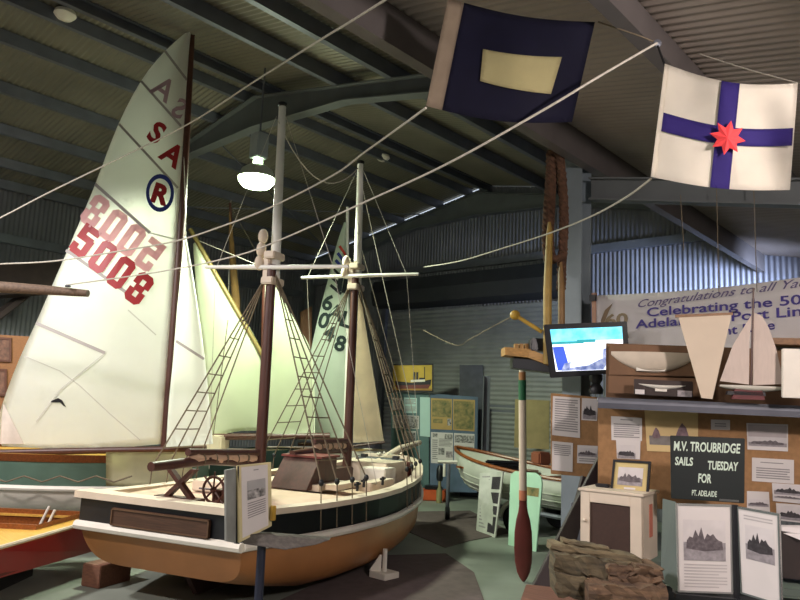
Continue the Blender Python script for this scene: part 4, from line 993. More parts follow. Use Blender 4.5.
o = tag(M().slab(q, -n2*.02).build('mint_panel', MINT, bevel=.003), 'mint green board with rounded top leaning behind the oar', 'board')
q4 = [q[0], q[5], q[6], q[7]]; M().poly(sub(q4, .55, .07, .93, .2, n2, .003)).build('sticker', PHOTOG, o)
# jockey wheel stand
p = onZ(447, 520, 0)
t = thing('jockey_wheel', 'grey jockey wheel stand with a white T handle on the floor', 'stand', p)
M().lathe([(.03, -.025), (.085, -.03), (.095, 0), (.085, .03), (.03, .025)], p+UP*.095, rt, 18).build('wheel', BLACK, t, smooth=True)
M().tube([p+UP*.1, p+UP*.78], .026, 10).build('tube', STEEL, t, smooth=True)
M().tube([p+UP*.80-rt*.16, p+UP*.81+rt*.12], .022, 8).build('handle', WHITE, t, smooth=True)
M().tube([p+UP*.78-rt*.06, p+UP*.6-rt*.06], .02, 8).build('crank', WHITE, t)
p = onZ(433, 500, 0)
t = thing('toolbox', 'orange toolbox with dark top on floor before the display board', 'toolbox', p)
M().box(p+UP*.09, (.5, .3, .18), Matrix.Rotation(AL, 3, 'Z')).build('body', mat('orange plastic', (186, 82, 40), .5), t, bevel=.02)
M().box(p+UP*.21, (.3, .2, .06), Matrix.Rotation(AL, 3, 'Z')).build('lid', BLACK, t, bevel=.01)
p2 = onZ(439, 503, 0)+UP*.0
t = thing('bottle', 'small black topped yellowish bottle standing beside the orange toolbox', 'bottle', p2)
M().lathe([(.045, 0), (.05, .02), (.05, .2), (.025, .25), (.025, .36)], p2, UP, 14).build('bottle', mat('pale yellow bottle', (128, 122, 84), .5), t, smooth=True)
M().lathe([(.045, .36), (.06, .42), (.06, .56), (.02, .62)], p2, UP, 14).build('cap', BLACK, t, smooth=True)
# ================================================================== information stand before the ketch
p = gl(-.90, 4.55, 0); pb0 = at(262, 560, 4.55); pb0.z = 0
st = thing('information_stand', 'information stand with grey cover and printed page before the ketch', 'stand', pb0)
NV = mat('dark navy post', (24, 28, 48), .5)
M().tube([pb0+UP*.012, at(262, 541, 4.55)], .028, 10).build('post', NV, st, smooth=True)
M().box(pb0+UP*.008, (.26, .26, .016)).build('base_plate', NV, st, bevel=.004)
M().slab([at(241, 534, 4.5), at(268, 535, 4.5), at(330, 540, 4.45), at(316, 545, 4.45), at(285, 550, 4.45), at(243, 544, 4.5)], hd*.10).build('bracket', wood('grey weathered bracket', (86, 80, 75), .25, .7, 0), st, bevel=.004)
ip = yawplane(250, 500, 4.5, -22)
M().slab([at(224, 470, 4.36), at(234.5, 468, 4.48), at(235, 543, 4.48), at(224.5, 541, 4.36)], rt*.012).build('cover', mat('grey green cover', (138, 140, 136), .6, 0, .2, 6), st)
M().slab([at(233.5, 467, 4.50), at(237.5, 466, 4.46), at(238, 544, 4.46), at(234, 543.5, 4.50)], rt*.01).build('spine', BLACK, st)
qi = [at(237.5, 465.5, 4.46), at(271.5, 462, 4.62), at(272, 526, 4.62), at(239, 543, 4.44)]
ni = (qi[1]-qi[0]).cross(qi[3]-qi[0]).normalized(); ni = ni if ni.dot(-hd) > 0 else -ni
lf = M().slab(qi, -ni*.02).build('page_board', mat('cream board edge', (196, 184, 140), .6), st, bevel=.003)
M().poly(sub(qi, .10, .03, .88, .96, ni, .002)).build('page', PAPER, lf)
M().poly(sub(qi, .26, .36, .80, .49, ni, .004)).build('photograph', PHOTO, lf)
M().poly(sub(qi, .26, .23, .80, .36, ni, .004)).build('photograph_sky', mat('pale photograph sky', (160, 158, 158), .6), lf)
m = M()
for i in range(7): m.poly(sub(qi, .26, .53+.032*i, .80, .545+.032*i, ni, .004))
m.poly(sub(qi, .45, .08, .6, .095, ni, .004)).build('text_lines', INK, lf)
M().box(at(273, 513, 4.6), (.03, .03, .09)).build('clip', YELLOW, st, bevel=.004)
# ================================================================== left edge: pinboard with framed pictures
lb = yawplane(10, 370, 9.6, -20)
o, q = board('pinboard', lb, [(-60, 331), (38, 337), (38, 455), (-60, 452)], .04, wood('orange brown ply', (132, 86, 50), .15, .6, 0), 'orange brown plywood pinboard behind the white sail at left edge', 'board')
for c, lbl in (([(-18, 336), (11.5, 338), (11.5, 362), (-18, 361)], 'small framed picture hanging on the orange brown pinboard, upper one'), ([(-30, 368), (7, 369), (7, 396), (-30, 396)], 'dark red brown framed picture low on the orange brown pinboard')):
    qq = quad(lb, c, .02); t = thing('framed_picture', lbl, 'picture', qq[3])
    M().slab(qq, -lb.n*.02).build('print', mat('brownish print', (104, 70, 56), .6, 0, .4, 20), t)
    m = M(); inn = sub(qq, .06, .08, .94, .92, lb.n, 0)
    for i in range(4):
        j = (i+1) % 4; m.slab([qq[i]+lb.n*.01, qq[j]+lb.n*.01, inn[j]+lb.n*.01, inn[i]+lb.n*.01], -lb.n*.03)
    m.build('frame', wood('dark brown frame', (84, 44, 26), .2), t)
m = M().tube([at(-40, 345, 10.2), at(55, 272, 11.4)], .16, 6, .35)
tag(m.build('roof_prop', mat('dark brown prop', (62, 52, 48), .7)), 'dark slanting timber prop at left edge behind the sail', 'prop')
m = M().slab([at(-60, 268, 10.4), at(60, 262, 10.6), at(60, 290, 10.6), at(-60, 300, 10.4)], hd*.3)
tag(m.build('loft_beam', mat('dark loft timber', (54, 44, 38), .8, 0, .3, 4)), 'dark heavy loft timber at left edge above the pinboard', 'timber')
# ================================================================== right side: shelf, pinboard and exhibits
pb = yawplane(700, 440, 4.82, 15)
D_B = [(598, 408), (830, 418), (830, 520), (598, 505)]
o, q = board('pinboard', pb, D_B, .04, CORK, 'large tan pinboard under the grey shelf at right', 'board')
SHM = mat('grey shelf steel', (112, 114, 124), .5, .2, .1, 5)
ps = yawplane(700, 403, 4.55, 15)
a, b, c, d = quad(ps, [(598, 397), (830, 407), (830, 419), (598, 408)])
shf = thing('long_shelf', 'long grey steel shelf across the top of the tan pinboard', 'shelf', d)
M().slab([a, b, b-ps.n*.55, a-ps.n*.55], UP*-.02).build('shelf_board', SHM, shf)
M().slab([a, b, (b+c)/2, (a+d)/2], -ps.n*.015).build('front_edge', SHM, shf)
M().slab([(a+d)/2, (b+c)/2, c, d], -ps.n*.03).build('lower_rail', mat('dark grey rail', (76, 78, 88), .5, .2), shf)
for u in (.02, .5, .98):
    p = d.lerp(c, u)-ps.n*.4; M().slab([p, p+rt*.05, V((p.x, p.y, 0))+rt*.05, V((p.x, p.y, 0))], hd*.05).build('leg', SHM, shf)
GP = 'sheets pinned to the large tan pinboard'
sheet(pb, [(611, 416), (642, 418), (642, 441), (611.5, 440)], 'white typed sheet on the tan pinboard above cabinet', .004, lines=[(.3, .1, .7, .18, 1), (.08, .3, .92, .92, 7)], group=GP)
sheet(pb, [(616, 440), (640.5, 441), (640, 459.5), (617, 458.5)], 'photograph of a dark ship pinned under the typed sheet', .006, prints=[(.03, .25, .8, .97, PHOTO)], name='photograph', cat='photograph', group=GP)
YP = mat('pale yellow print', (206, 180, 128), .7, 0, .04, 6)
o = sheet(pb, [(644.5, 410), (698, 412), (698, 453), (647, 451)], 'large yellowed print of two sailing ships beside the dark sign', .006, YP, prints=[(.06, .62, .95, .84, mat('grey print sea', (118, 112, 108), .7, 0, .2, 16))], name='print', cat='print', group=GP)
qy = quad(pb, [(644.5, 410), (698, 412), (698, 453), (647, 451)], .006)
m = M()
for cx, s_ in ((.2, .8), (.7, 1.3)):
    M().poly([bil(qy, u, v)+pb.n*.0016 for u, v in ((cx-.1*s_, .62), (cx-.05*s_, .62-.16*s_), (cx, .62-.26*s_), (cx+.06*s_, .62-.17*s_), (cx+.1*s_, .62), (cx+.07*s_, .68), (cx-.07*s_, .68))]).build('printed_ship', mat('purple grey print', (120, 98, 104), .7, 0, .3, 30), o)
sheet(pb, [(711, 419.5), (730, 420), (730, 430), (711, 429.5)], 'tiny white caption card above the dark sign', .004, lines=[(.2, .35, .8, .8, 2)], group=GP)
sheet(pb, [(746.5, 423), (788, 424.5), (788, 451.5), (747.5, 449.5)], 'pale photograph of a distant steamer right of the dark sign', .005, prints=[(.03, .05, .97, .5, mat('pale print sky', (172, 162, 162), .6)), (.03, .5, .97, .85, PHOTOS)], name='photograph', cat='photograph', group=GP)
qf = quad(pb, [(746.5, 423), (788, 424.5), (788, 451.5), (747.5, 449.5)], .0065)
o = sheet(pb, [(752, 457.5), (794, 460), (794, 484), (752, 481)], 'white typed sheet right of the dark sign, above photographs', .005, lines=[(.2, .16, .75, .24, 1), (.1, .4, .9, .9, 5)], group=GP)
sheet(pb, [(772, 483), (803, 485), (803, 504), (773, 501)], 'dark beach photograph at right edge under typed sheet', .008, prints=[(.05, .05, .97, .6, PHOTO), (.05, .6, .97, .8, PHOTOS)], name='photograph', cat='photograph', group=GP)
sheet(pb, [(776, 503), (803, 505), (803, 523), (777, 520)], 'lowest dark photograph on tan pinboard at the right edge', .006, prints=[(.05, .12, .95, .92, PHOTO)], name='photograph', cat='photograph', group=GP)
sheet(pb, [(747, 491), (769, 492), (770, 512), (747, 511)], 'white sheet with grey photograph right beside the dark sign corner', .007, prints=[(.05, .4, .95, .75, PHOTOS)], name='photograph', cat='photograph', group=GP)
# dark sailing sign
sg = yawplane(708, 470, 4.35, 15)
SG = [(670.5, 435.5), (745, 438.5), (744.5, 503.5), (671.5, 498.5)]
o, q = board('sailing_sign', sg, SG, .03, mat('dark green black sign', (14, 24, 24), .6), 'dark sign with white lettering announcing sailing on Tuesday', 'sign')
o['label'] = 'dark green black sign with white raised letters beside yellowed print'
LETT = mat('white letters', (206, 222, 206), .6, 0, .03, 5)
def on_quad(q, n_, body, u, v, h, m_, parent, wd=None, bold=.0, shear=0, off=.003, name='lettering'):
    """text centred at (u,v), h = cap height as share of the quad's height; wd = width share"""
    W = (q[1]-q[0]).length; Hh = (q[3]-q[0]).length
    xs = []
    tmp = M().text(body, lambda x, y: V((x, y, 0)), bold=bold, shear=shear); xs = [vv.co.x for vv in tmp.bm.verts]; w0 = max(xs)-min(xs); xm = (max(xs)+min(xs))/2; tmp.bm.free()
    k = h*Hh/.70; kx = wd*W/w0 if wd else k
    return M().text(body, lambda x, y: bil(q, u+(x-xm)*kx/W, v-(y-.35)*k/Hh)+n_*off, bold=bold, shear=shear).build(name, m_, parent)
on_quad(q, sg.n, 'M.V. TROUBRIDGE', .49, .16, .145, LETT, o, .90, .025, .12)
on_quad(q, sg.n, 'SAILS', .18, .40, .125, LETT, o, .25, .03, .12)
on_quad(q, sg.n, 'TUESDAY', .71, .44, .13, LETT, o, .41, .03, .12)
on_quad(q, sg.n, 'FOR', .46, .65, .135, LETT, o, .18, .03, .12)
on_quad(q, sg.n, 'PT. ADELAIDE', .455, .885, .085, LETT, o, .345, .02, .12)
M().slab(sub(q, .66, .955, .92, .985, sg.n, .012), -sg.n*.012).build('letter_rail', mat('grey rail', (90, 92, 90), .5), o)
# half models on the shelf
zsh = a.z
hp = yawplane(670, 370, 4.85, 15)
def plaque(c, label, dark=False, col=CORKD):
    q = quad(hp, c); t = thing('half_model', label, 'model boat', (q[2]+q[3])/2, 'half models on the grey shelf')
    M().slab(q, -hp.n*.03).build('plaque', col, t, bevel=.004); return t, q
t, q = plaque([(609, 344), (712, 347), (712, 377), (609, 375)], 'large white half model on brown plaque behind the long pennant')
m = M(); NB = 14
def half_hull(q, n_, u0, u1, vt, keel, dep_):
    m = M(); R_ = []
    for i in range(NB+1):
        s_ = i/NB; u = u0+(u1-u0)*s_; k = math.sin(math.pi*min(1, s_*.92+.04))
        row = []
        for j in range(7):
            a = j/6*math.pi/2
            row.append(bil(q, u, vt(s_) + keel(s_)*math.sin(a)) + n_*(dep_*k*math.cos(a)+.001))
        R_.append([m.bm.verts.new(p) for p in row])
    for A_, B_ in zip(R_, R_[1:]):
        for j in range(6): m.bm.faces.new((A_[j], B_[j], B_[j+1], A_[j+1]))
    tops = [r[0] for r in R_]
    bk = [m.bm.verts.new(bil(q, u0+(u1-u0)*i/NB, vt(i/NB))+n_*.001) for i in range(NB+1)]
    for i in range(NB): m.bm.faces.new((tops[i], tops[i+1], bk[i+1], bk[i]))
    return m
half_hull(q, hp.n, .02, .86, lambda s_: .24, lambda s_: .10+.56*math.sin(math.pi*s_)**.8*(1 if s_ < .55 else 1.0), .06).build('half_hull', mat('aged white hull', (204, 190, 172), .5), t, smooth=True)
M().slab(sub(q, .27, .55, .55, .85, hp.n, .025), -hp.n*.02).build('keel', WHITE, t)
tb, qb = plaque([(608, 375.5), (712, 379), (712, 397), (608, 393)], 'brown backing box behind the small dark half model')
hp2 = yawplane(670, 388, 4.72, 15); q2 = quad(hp2, [(634, 379), (693, 381.5), (693, 397.5), (634, 394.5)])
t = thing('half_model', 'small white half model on a dark brown plaque on the shelf', 'model boat', (q2[2]+q2[3])/2, 'half models on the grey shelf')
M().slab(q2, -hp2.n*.02).build('plaque', mat('dark brown plaque', (46, 30, 26), .6), t, bevel=.003)
half_hull(q2, hp2.n, .08, .88, lambda s_: .28+.05*math.sin(math.pi*s_), lambda s_: .03+.24*math.sin(math.pi*s_), .03).build('half_hull', WHITE, t, smooth=True)
M().slab(sub(q2, .36, .45, .56, .72, hp2.n, .012), -hp2.n*.01).build('keel', WHITE, t)
M().slab(sub(q2, .02, .66, .18, .96, hp2.n, .008), -hp2.n*.008).build('caption_card', PAPER, t)
M().slab(sub(q2, .74, .60, .98, .98, hp2.n, .008), -hp2.n*.008).build('photograph', PHOTOS, t)
bdp = yawplane(670, 360, 4.92, 15)
qq = quad(bdp, [(606, 343), (830, 351), (830, 410), (606, 397)])
tag(M().slab(qq, -bdp.n*.03).build('backboard', CORKD, bevel=.003), 'brown backboard standing on the grey shelf behind the half models', 'board')
# long white pennant
lpn = yawplane(704, 355, 4.5, 12)
q = quad(lpn, [(678.5, 317.5), (731.5, 315), (712.5, 399), (701.5, 398)])
t = thing('pennant', 'long white tapering pennant hanging point down before the banner', 'pennant', (q[2]+q[3])/2)
M().slab(q, -lpn.n*.004).build('cloth', mat('cream pennant cloth', (206, 190, 170), .85, 0, .03, 5), t)
M().slab([q[0]-rt*.02, q[1]+rt*.01, q[1]+rt*.01+UP*.018, q[0]-rt*.02+UP*.018], -lpn.n*.02).build('batten', wood('brown batten', (130, 94, 60), .2), t)
# model yacht
yp = yawplane(745, 370, 4.4, 15)
YSA = mat('model sailcloth', (196, 180, 170), .85, 0, .04, 12, .1, (6, 6, 1))
t = thing('model_yacht', 'model yacht with white hull and two pale sails on the shelf', 'model boat', yp.hit(765, 398))
def ysail(P, nm_, m_=YSA):
    q = [yp.hit(x, y) for x, y in P]; M().slab(q, -yp.n*.006).build(nm_, m_, t, smooth=False)
ysail([(752, 314), (749.5, 340), (749, 384.5), (720, 381), (733, 345)], 'jib')
ysail([(753.5, 312), (762, 316), (769, 328), (776, 348), (784, 384), (753, 385)], 'mainsail')
M().tube([yp.hit(753.5, 288, .004), yp.hit(751, 388, .004)], .006, 8).build('mast', MASTB, t)
m = M(); R_ = []
for i in range(15):
    s_ = i/14; x = 719.5+(68)*s_; k = math.sin(math.pi*min(1, .08+.87*s_))**.7
    yt = 383.5+2.5*s_; ctr = yp.hit(x, yt, -.03)
    R_.append([ctr + yp.n*(.055*k*math.cos(a)) - UP*(.008+.035*k*math.sin(a) if 0 <= a <= math.pi else 0) for a in [j/8*math.pi for j in range(9)]])
loft(m, R_); loft(m, [[r[0], r[-1]] for r in R_]); m.build('hull', WHITE, t, smooth=True)
M().slab([yp.hit(728, 391), yp.hit(765, 392), yp.hit(766, 396), yp.hit(727, 394.5)], -yp.n*.06).build('fin_keel', DARK, t)
M().slab([yp.hit(735, 389), yp.hit(762, 390), yp.hit(765, 400), yp.hit(732, 399)], -yp.n*.05-yp.n*.0).build('stand', mat('dark red stand', (92, 34, 36), .6), t)
# wooden box and white board at the right edge
hpn = yawplane(790, 340, 4.6, 12)
q = quad(hpn, [(769, 337.5), (840, 339), (840, 346), (770, 344)])
tag(M().slab(q, -hpn.n*.35).build('wooden_box', wood('brown batten', (130, 94, 60)), bevel=.003), 'flat wooden box behind the white board at the right edge', 'box')
q = quad(yawplane(790, 370, 4.25, 12), [(783, 348.5), (840, 350), (840, 400), (783, 397.5)])
tag(M().slab(q, hd*.02).build('white_board', WHITE, bevel=.003), 'plain white board standing on the shelf at the right edge', 'board')
# anniversary banner
bn = Plane(V((-2.62, 5.36, 0)), (0, -1, 0))
BNC = [(594.5, 295.5), (840, 268), (840, 352), (596, 351)]
q = quad(bn, BNC); q[1].z = bn.hit(800, 275).z+.0
t = thing('anniversary_banner', 'long white banner with purple blue anniversary lettering behind the shelf', 'banner', q[3])
BANW = mat('banner vinyl', (228, 222, 220), .6, 0, .03, 3)
def bfn(u, v, off=0):
    return bil(q, u, v) + V((0, -1, 0))*(off+.004*math.sin(u*9+v*2)) - UP*.03*math.sin(math.pi*u)*(1-v)
M().grid(lambda u, v: bfn(u, v), 30, 8, .003).build('sheet', BANW, t, smooth=2)
_bu = {}
def btext(body, x0, y0, x1, y1, hpx, m_, bold=.02, shear=0):
    """text running between two seen baseline points"""
    pa, pb_ = bn.hit(x0, y0, .011), bn.hit(x1, y1, .011); dx = pb_-pa
    hh = (bn.hit(x0, y0-hpx, .011)-pa).length
    tmp = M().text(body, lambda x, y: V((x, y, 0)), bold=bold, shear=shear, align='LEFT'); xs = [vv.co.x for vv in tmp.bm.verts]; x_0, x_1 = min(xs), max(xs); tmp.bm.free()
    return M().text(body, lambda x, y: pa + dx*((x-x_0)/(x_1-x_0)) + UP*(y/.70*hh), bold=bold, shear=shear, align='LEFT').build('lettering', m_, t)
BANP = mat('banner purple lettering', (50, 38, 112), .7)
GREYP = mat('grey purple lettering', (86, 74, 112), .7)
btext('Congratulations to all Yac', 638, 307.5, 808, 286, 7.5, GREYP, .004, .45)
btext('Celebrating the 50', 647, 316.5, 802, 304, 8.5, BANP, .016)
btext('Adelaide to Port Lin', 635.5, 328.5, 802, 315.5, 8.5, BANP, .016)
btext('Yacht Race', 700, 338, 775, 329, 8.5, BANP, .016)
btext('60', 605, 326, 628, 324, 11, mat('olive brown lettering', (124, 108, 82), .7), .03)
m = M()
P = [bn.hit(x, y, .011) for x, y in ((600, 333), (601, 320), (605, 310), (613, 303), (609, 311), (605, 321), (603, 333))]; m.poly(P)
P = [bn.hit(x, y, .011) for x, y in ((606, 330), (616, 336), (628, 333), (629, 338), (616, 340), (605, 335))]; m.poly(P)
m.build('emblem', mat('brown emblem', (112, 92, 70), .7), t)
M().slab([bn.hit(591.5, 293, .01), bn.hit(595.5, 292.5, .01), bn.hit(596.5, 345, .01), bn.hit(592.5, 345, .01)], (0, .03, 0)).build('end_batten', wood('pinkish end batten', (150, 112, 90), .15, .6, 2), t)
M().box(bn.hit(593, 298, .02), (.05, .03, .05)).build('clip', BLACK, t)
for x in (682, 719, 757):
    g_ = bn.hit(x, 292, .0); tp = at(x, 150, g_.dot(hd)-.25)
    o = tag(M().tube([g_ if x != 682 else bn.hit(684, 250, 0), V((g_.x, g_.y, 3.3))], .003, 5).build('hanging_wire', ROPED), {682: 'thin hanging wire near the flag, leftmost above the banner', 719: 'thin hanging wire in the middle above the banner', 757: 'thin hanging wire above banner lettering, rightmost of three'}[x], 'wire', 'wires hanging from the annex rafter')
# bench, cabinet, picture, display stand, timber
BZ = .70
bp0 = gl(1.42, 4.62, 0); bdir = (rt*math.cos(math.radians(15)) - hd*math.sin(math.radians(15))); bnrm = V((-bdir.y, bdir.x, 0))
bench = thing('display_bench', 'grey green display bench carrying cabinet and photograph display', 'bench', bp0)
c00 = onZ(604, 570, BZ); 
def bpt(s_, d_, z): return c00 + bdir*s_ + bnrm*d_ + UP*(z-BZ)
M().slab([bpt(0, -.02, BZ-.04), bpt(1.7, -.02, BZ-.04), bpt(1.7, .40, BZ-.04), bpt(0, .40, BZ-.04)], UP*.04).build('top', mat('grey green bench top', (92, 104, 96), .6), bench, bevel=.004)
for s_ in (.03, 1.6):
    for d_ in (.0, .33): M().slab([bpt(s_, d_, 0), bpt(s_+.06, d_, 0), bpt(s_+.06, d_+.05, 0), bpt(s_, d_+.05, 0)], UP*(BZ-.04)).build('leg', DARK, bench)
M().slab([bpt(.03, .02, .1), bpt(1.65, .02, .1), bpt(1.65, .02, .64), bpt(.03, .02, .64)], bnrm*.02).build('front_panel', mat('dark bench panel', (44, 46, 48), .7), bench)
# cabinet
K = onZ(642.5, 565, BZ); ca_ = math.radians(35); ex = rt*math.cos(ca_)-hd*math.sin(ca_); ey = V((-ex.y, ex.x, 0))
cw = .385; cd = .34; chh = .40
rotc = Matrix((ex, ey, UP)).transposed()
cab = thing('cabinet', 'small white cabinet with a dark door panel and red side label', 'cabinet', K - ex*cw/2)
CW = mat('cabinet white paint', (204, 190, 172), .5, 0, .08, 5)
def cp(x, y, z): return K + ex*x + ey*y + UP*z
M().box(cp(-cw/2, cd/2+.01, chh/2), (cw, cd-.02, chh), rotc).build('body', CW, cab, bevel=.004)
M().box(cp(-cw/2, cd/2-.005, chh+.008), (cw+.03, cd+.03, .018), rotc).build('top', CW, cab, bevel=.004)
m = M()
for x0, x1, z0, z1 in ((-cw, -cw+.06, 0, chh), (-.07, 0, 0, chh), (-cw+.06, -.07, .0, .04), (-cw+.06, -.07, chh-.065, chh)):
    m.box(cp((x0+x1)/2, 0, (z0+z1)/2), (x1-x0, .022, z1-z0), rotc)
dr = m.build('door', CW, cab, bevel=.002)
M().box(cp((-cw+.06-.07)/2, .006, (.04+chh-.065)/2), (cw-.13, .012, chh-.105), rotc).build('door_panel', mat('dark brown mesh', (58, 38, 30), .7, 0, .1, 40), dr)
M().sphere(cp(-cw+.03, -.02, chh*.55), .012, seg=8).build('knob', CW, dr, smooth=True)
M().box(cp(.001, cd*.55, chh*.60), (.004, .07, .20), rotc).build('side_label', mat('faded red label', (186, 112, 92), .7), cab)
o = tag(M().box(cp(-cw+.09, cd*.45, chh+.029), (.09, .05, .022), rotc).build('black_case', BLACK, bevel=.006), 'small black object lying on the white cabinet top', 'case')
fp = Plane(cp(0, .17, chh), -ey*.8+rt*-.12 - hd*.3 + UP*.12)
q = quad(fp, [(613.5, 459.5), (651, 461.5), (648.5, 494.5), (610.5, 491)])
t = thing('framed_picture', 'black framed picture with cream mount standing on the white cabinet', 'picture', q[3])
M().slab(q, -fp.n*.015).build('mount', mat('cream mount', (196, 176, 120), .6), t)
scene_print(q, fp.n, .16, .22, .82, .78, t, False, 9, .6, .002)
M().poly(sub(q, .35, .84, .65, .9, fp.n, .002)).build('caption', PAPER, t)
m = M(); inn = sub(q, .06, .07, .94, .93, fp.n, 0)
for i in range(4):
    j = (i+1) % 4; m.slab([q[i]+fp.n*.01, q[j]+fp.n*.01, inn[j]+fp.n*.01, inn[i]+fp.n*.01], -fp.n*.026)
m.build('frame', BLACK, t)
# display stand with leaves
ds = thing('display_stand', 'photograph display stand with two framed pages open at right', 'display stand', at(736, 560, 3.7)-UP*at(736, 560, 3.7).z)
sp1 = yawplane(712, 550, 3.95, 10)
GG = mat('grey green leaf', (92, 100, 98), .6, 0, .08, 5)
q = [at(664, 499, 3.97), at(676, 502, 3.78), at(677, 592, 3.78), at(662, 580, 3.97)]
M().slab(q, hd*.02).build('back_leaf', GG, ds)
GS = mat('grey metal edging', (150, 150, 148), .4, .4)
def leaf(c, photo, lines, lab, frame_m):
    q = c; n_ = (q[1]-q[0]).cross(q[3]-q[0]).normalized(); n_ = n_ if n_.dot(-hd) > 0 else -n_
    L_ = M().slab(q, -n_*.014).build('leaf', PAPER, ds); L_['label'] = lab
    m = M(); inn = sub(q, .03, .02, .97, .98, n_, 0)
    for i in range(4):
        j = (i+1) % 4; m.slab([q[i]+n_*.004, q[j]+n_*.004, inn[j]+n_*.004, inn[i]+n_*.004], -n_*.022)
    m.build('frame', frame_m, L_)
    scene_print(q, n_, *photo, L_, photo[0] > .14, 5, .55, .002)
    m = M()
    u0, v0, u1, v1, k = lines
    for i in range(k): m.poly(sub(q, u0, v0+(v1-v0)*i/k, u1-(.15 if i % 4 == 3 else 0), v0+(v1-v0)*(i+.4)/k, n_, .002))
    m.build('text_lines', mat('pale printed text', (176, 170, 170), .8), L_)
    return L_
leaf([at(676, 503.5, 3.76), at(731.5, 505, 3.71), at(733, 594, 3.71), at(678, 592, 3.76)], (.12, .18, .88, .64), (.12, .68, .9, .96, 8), 'page with a faded ship photograph', GS)
leaf([at(737, 506.5, 3.69), at(779, 514, 3.52), at(781.5, 606, 3.52), at(741, 593.5, 3.69)], (.18, .19, .88, .58), (.16, .08, .85, .15, 2), 'page with a dark shipyard photograph', GG)
M().tube([at(735, 505, 3.70), at(737, 600, 3.70)], .016, 8).build('spine', BLACK, ds)
M().tube([at(672, 502, 3.86), at(674, 592, 3.86)], .008, 8).build('edge_rod', GS, ds)
M().slab([at(676, 594, 3.74), at(742, 600, 3.64), at(742, 604, 3.64), at(676, 598, 3.74)], hd*.03).build('base', BLACK, ds)
pd = at(736, 600, 3.70)
M().tube([pd, V((pd.x, pd.y, .02))], .02, 8).build('post', BLACK, ds)
M().box((pd.x, pd.y, .01), (.4, .4, .02), Matrix.Rotation(AL, 3, 'Z')).build('foot_plate', BLACK, ds)
# dark box and pale paper at the right edge
o = tag(M().slab([at(778, 531, 4.12), at(840, 536, 4.0), at(840, 584, 4.0), at(778, 578, 4.12)], hd*.2).build('dark_box', mat('dark brown box', (44, 34, 32), .7), bevel=.004), 'dark brown box on the bench at the right edge', 'box')
o = tag(M().slab([at(782, 527, 4.14), at(822, 528, 4.05), at(822, 536, 4.03), at(800, 540, 4.05), at(783, 533, 4.11)], hd*.05+UP*.004).build('folded_paper', PAPER), 'crumpled pale paper on the dark box at right edge', 'paper')
# red-brown low table and old timber
TZ = .56
tq = [onZ(525, 583, TZ), onZ(640, 606, TZ), onZ(760, 760, TZ), onZ(520, 680, TZ)]
e1 = bdir; k0 = onZ(526, 584, TZ)
tbl = thing('low_table', 'low reddish brown table under the pile of old timbers', 'table', V((k0.x, k0.y, 0)))
RB = wood('reddish brown table', (126, 84, 70), .2, .6, 0)
tl = [k0, k0+e1*.75, k0+e1*.75-bnrm*.6, k0-bnrm*.6]
M().slab([p-UP*.04 for p in tl], UP*.04).build('top', RB, tbl, bevel=.004)
for p in (tl[0]+e1*.03-bnrm*.08, tl[1]-e1*.08-bnrm*.08, tl[2]-e1*.08+bnrm*.03, tl[3]+e1*.03+bnrm*.03):
    M().slab([V((p.x, p.y, 0)), V((p.x, p.y, 0))+e1*.06, V((p.x, p.y, 0))+e1*.06+bnrm*.06, V((p.x, p.y, 0))+bnrm*.06], UP*(TZ-.04)).build('leg', RB, tbl)
def timber(x0, y0, x1, y1, h, D0, D1, dpth, label, m_=OLD, rough=.012):
    """rough-sawn plank: top edge from (x0,y0) to (x1,y1), h pixels high"""
    m = M(); n = 12; R_ = []
    rnd = random.Random(int(x0*7+y0))
    for i in range(n+1):
        s_ = i/n; a = at(x0+(x1-x0)*s_, y0+(y1-y0)*s_, D0+(D1-D0)*s_); b = at(x0+(x1-x0)*s_, y0+h+(y1-y0)*s_, D0+(D1-D0)*s_)
        j = lambda k=1: V((rnd.uniform(-1, 1), rnd.uniform(-1, 1), rnd.uniform(-1, 1)))*rough*k
        end = .6 if i in (0, n) else 1
        R_.append([a+j()+hd*.01, a.lerp(b, .3)+j(), a.lerp(b, .7)+j(1.2), b+j()+hd*.01, b+hd*dpth+j(), a+hd*dpth+j()])
    rows = [[m.bm.verts.new(p) for p in r] for r in R_]
    for A_, B_ in zip(rows, rows[1:]):
        for k in range(6): m.bm.faces.new((A_[k], B_[k], B_[(k+1) % 6], A_[(k+1) % 6]))
    m.bm.faces.new(rows[0]); m.bm.faces.new(rows[-1])
    return tag(m.build('old_timber', m_), label, 'timber', 'old timbers piled on the low table')
OLD2 = mat('grey weathered timber', (72, 62, 46), .9, 0, .1, 8, .8, (1, 1, 6), (116, 102, 76))
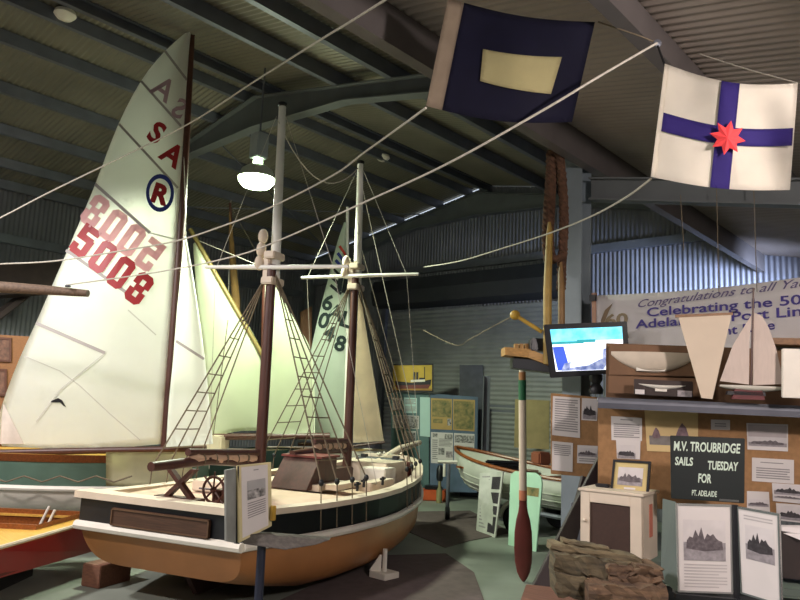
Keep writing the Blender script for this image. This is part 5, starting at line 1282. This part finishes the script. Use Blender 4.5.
OLD3 = mat('brown weathered timber', (62, 46, 36), .9, 0, .1, 8, .8, (1, 1, 6), (112, 88, 66))
timber(563, 539.5, 609, 548, 5, 4.02, 3.89, 0.08, 'thin pale plank topmost on the old timber pile', OLD2, .004)
timber(551, 543, 643, 559, 8, 3.98, 3.79, 0.13, 'long pale plank, second from top of the old timber pile', OLD2, .006)
timber(556, 553, 628, 565, 22, 3.90, 3.77, 0.16, 'thick mossy timber in middle of the old timber pile', OLD)
timber(606, 565, 664, 568, 10, 3.79, 3.70, 0.16, 'brown split timber at the right end of the pile', OLD3)
timber(610, 577, 662, 577, 8, 3.77, 3.68, 0.16, 'thin cracked brown timber under the split one at right', OLD3)
timber(557, 574, 640, 588, 22, 3.87, 3.72, 0.18, 'lower thick dark timber of the old timber pile', OLD)
timber(590, 586, 668, 588, 24, 3.70, 3.61, 0.18, 'lowest brown timber at the front of the old pile', OLD3)
# leaning dark timbers
for (P0, P1, D0, D1_, w_, lbl) in (((607, 458), (527, 618), 5.3, 4.9, .055, 'long dark timber leaning beside the corkboard, nearer one'), ((588, 478), (566, 560), 5.4, 5.2, .04, 'dark timber leaning behind the first one near the cabinet')):
    pa, pbt = at(*P0, D0), at(*P1, D1_)
    d = (pbt-pa).normalized(); pbt = pa + d*((pa.z-.01)/-d.z) if d.z < 0 else pbt
    sdv = d.cross(hd).normalized()
    tag(M().slab([pa-sdv*w_, pa+sdv*w_, pbt+sdv*w_, pbt-sdv*w_], hd*.06).build('leaning_timber', mat('dark stained timber', (46, 34, 36), .6, 0, .2, 8), bevel=.004), lbl, 'timber')
# carpets on the concrete
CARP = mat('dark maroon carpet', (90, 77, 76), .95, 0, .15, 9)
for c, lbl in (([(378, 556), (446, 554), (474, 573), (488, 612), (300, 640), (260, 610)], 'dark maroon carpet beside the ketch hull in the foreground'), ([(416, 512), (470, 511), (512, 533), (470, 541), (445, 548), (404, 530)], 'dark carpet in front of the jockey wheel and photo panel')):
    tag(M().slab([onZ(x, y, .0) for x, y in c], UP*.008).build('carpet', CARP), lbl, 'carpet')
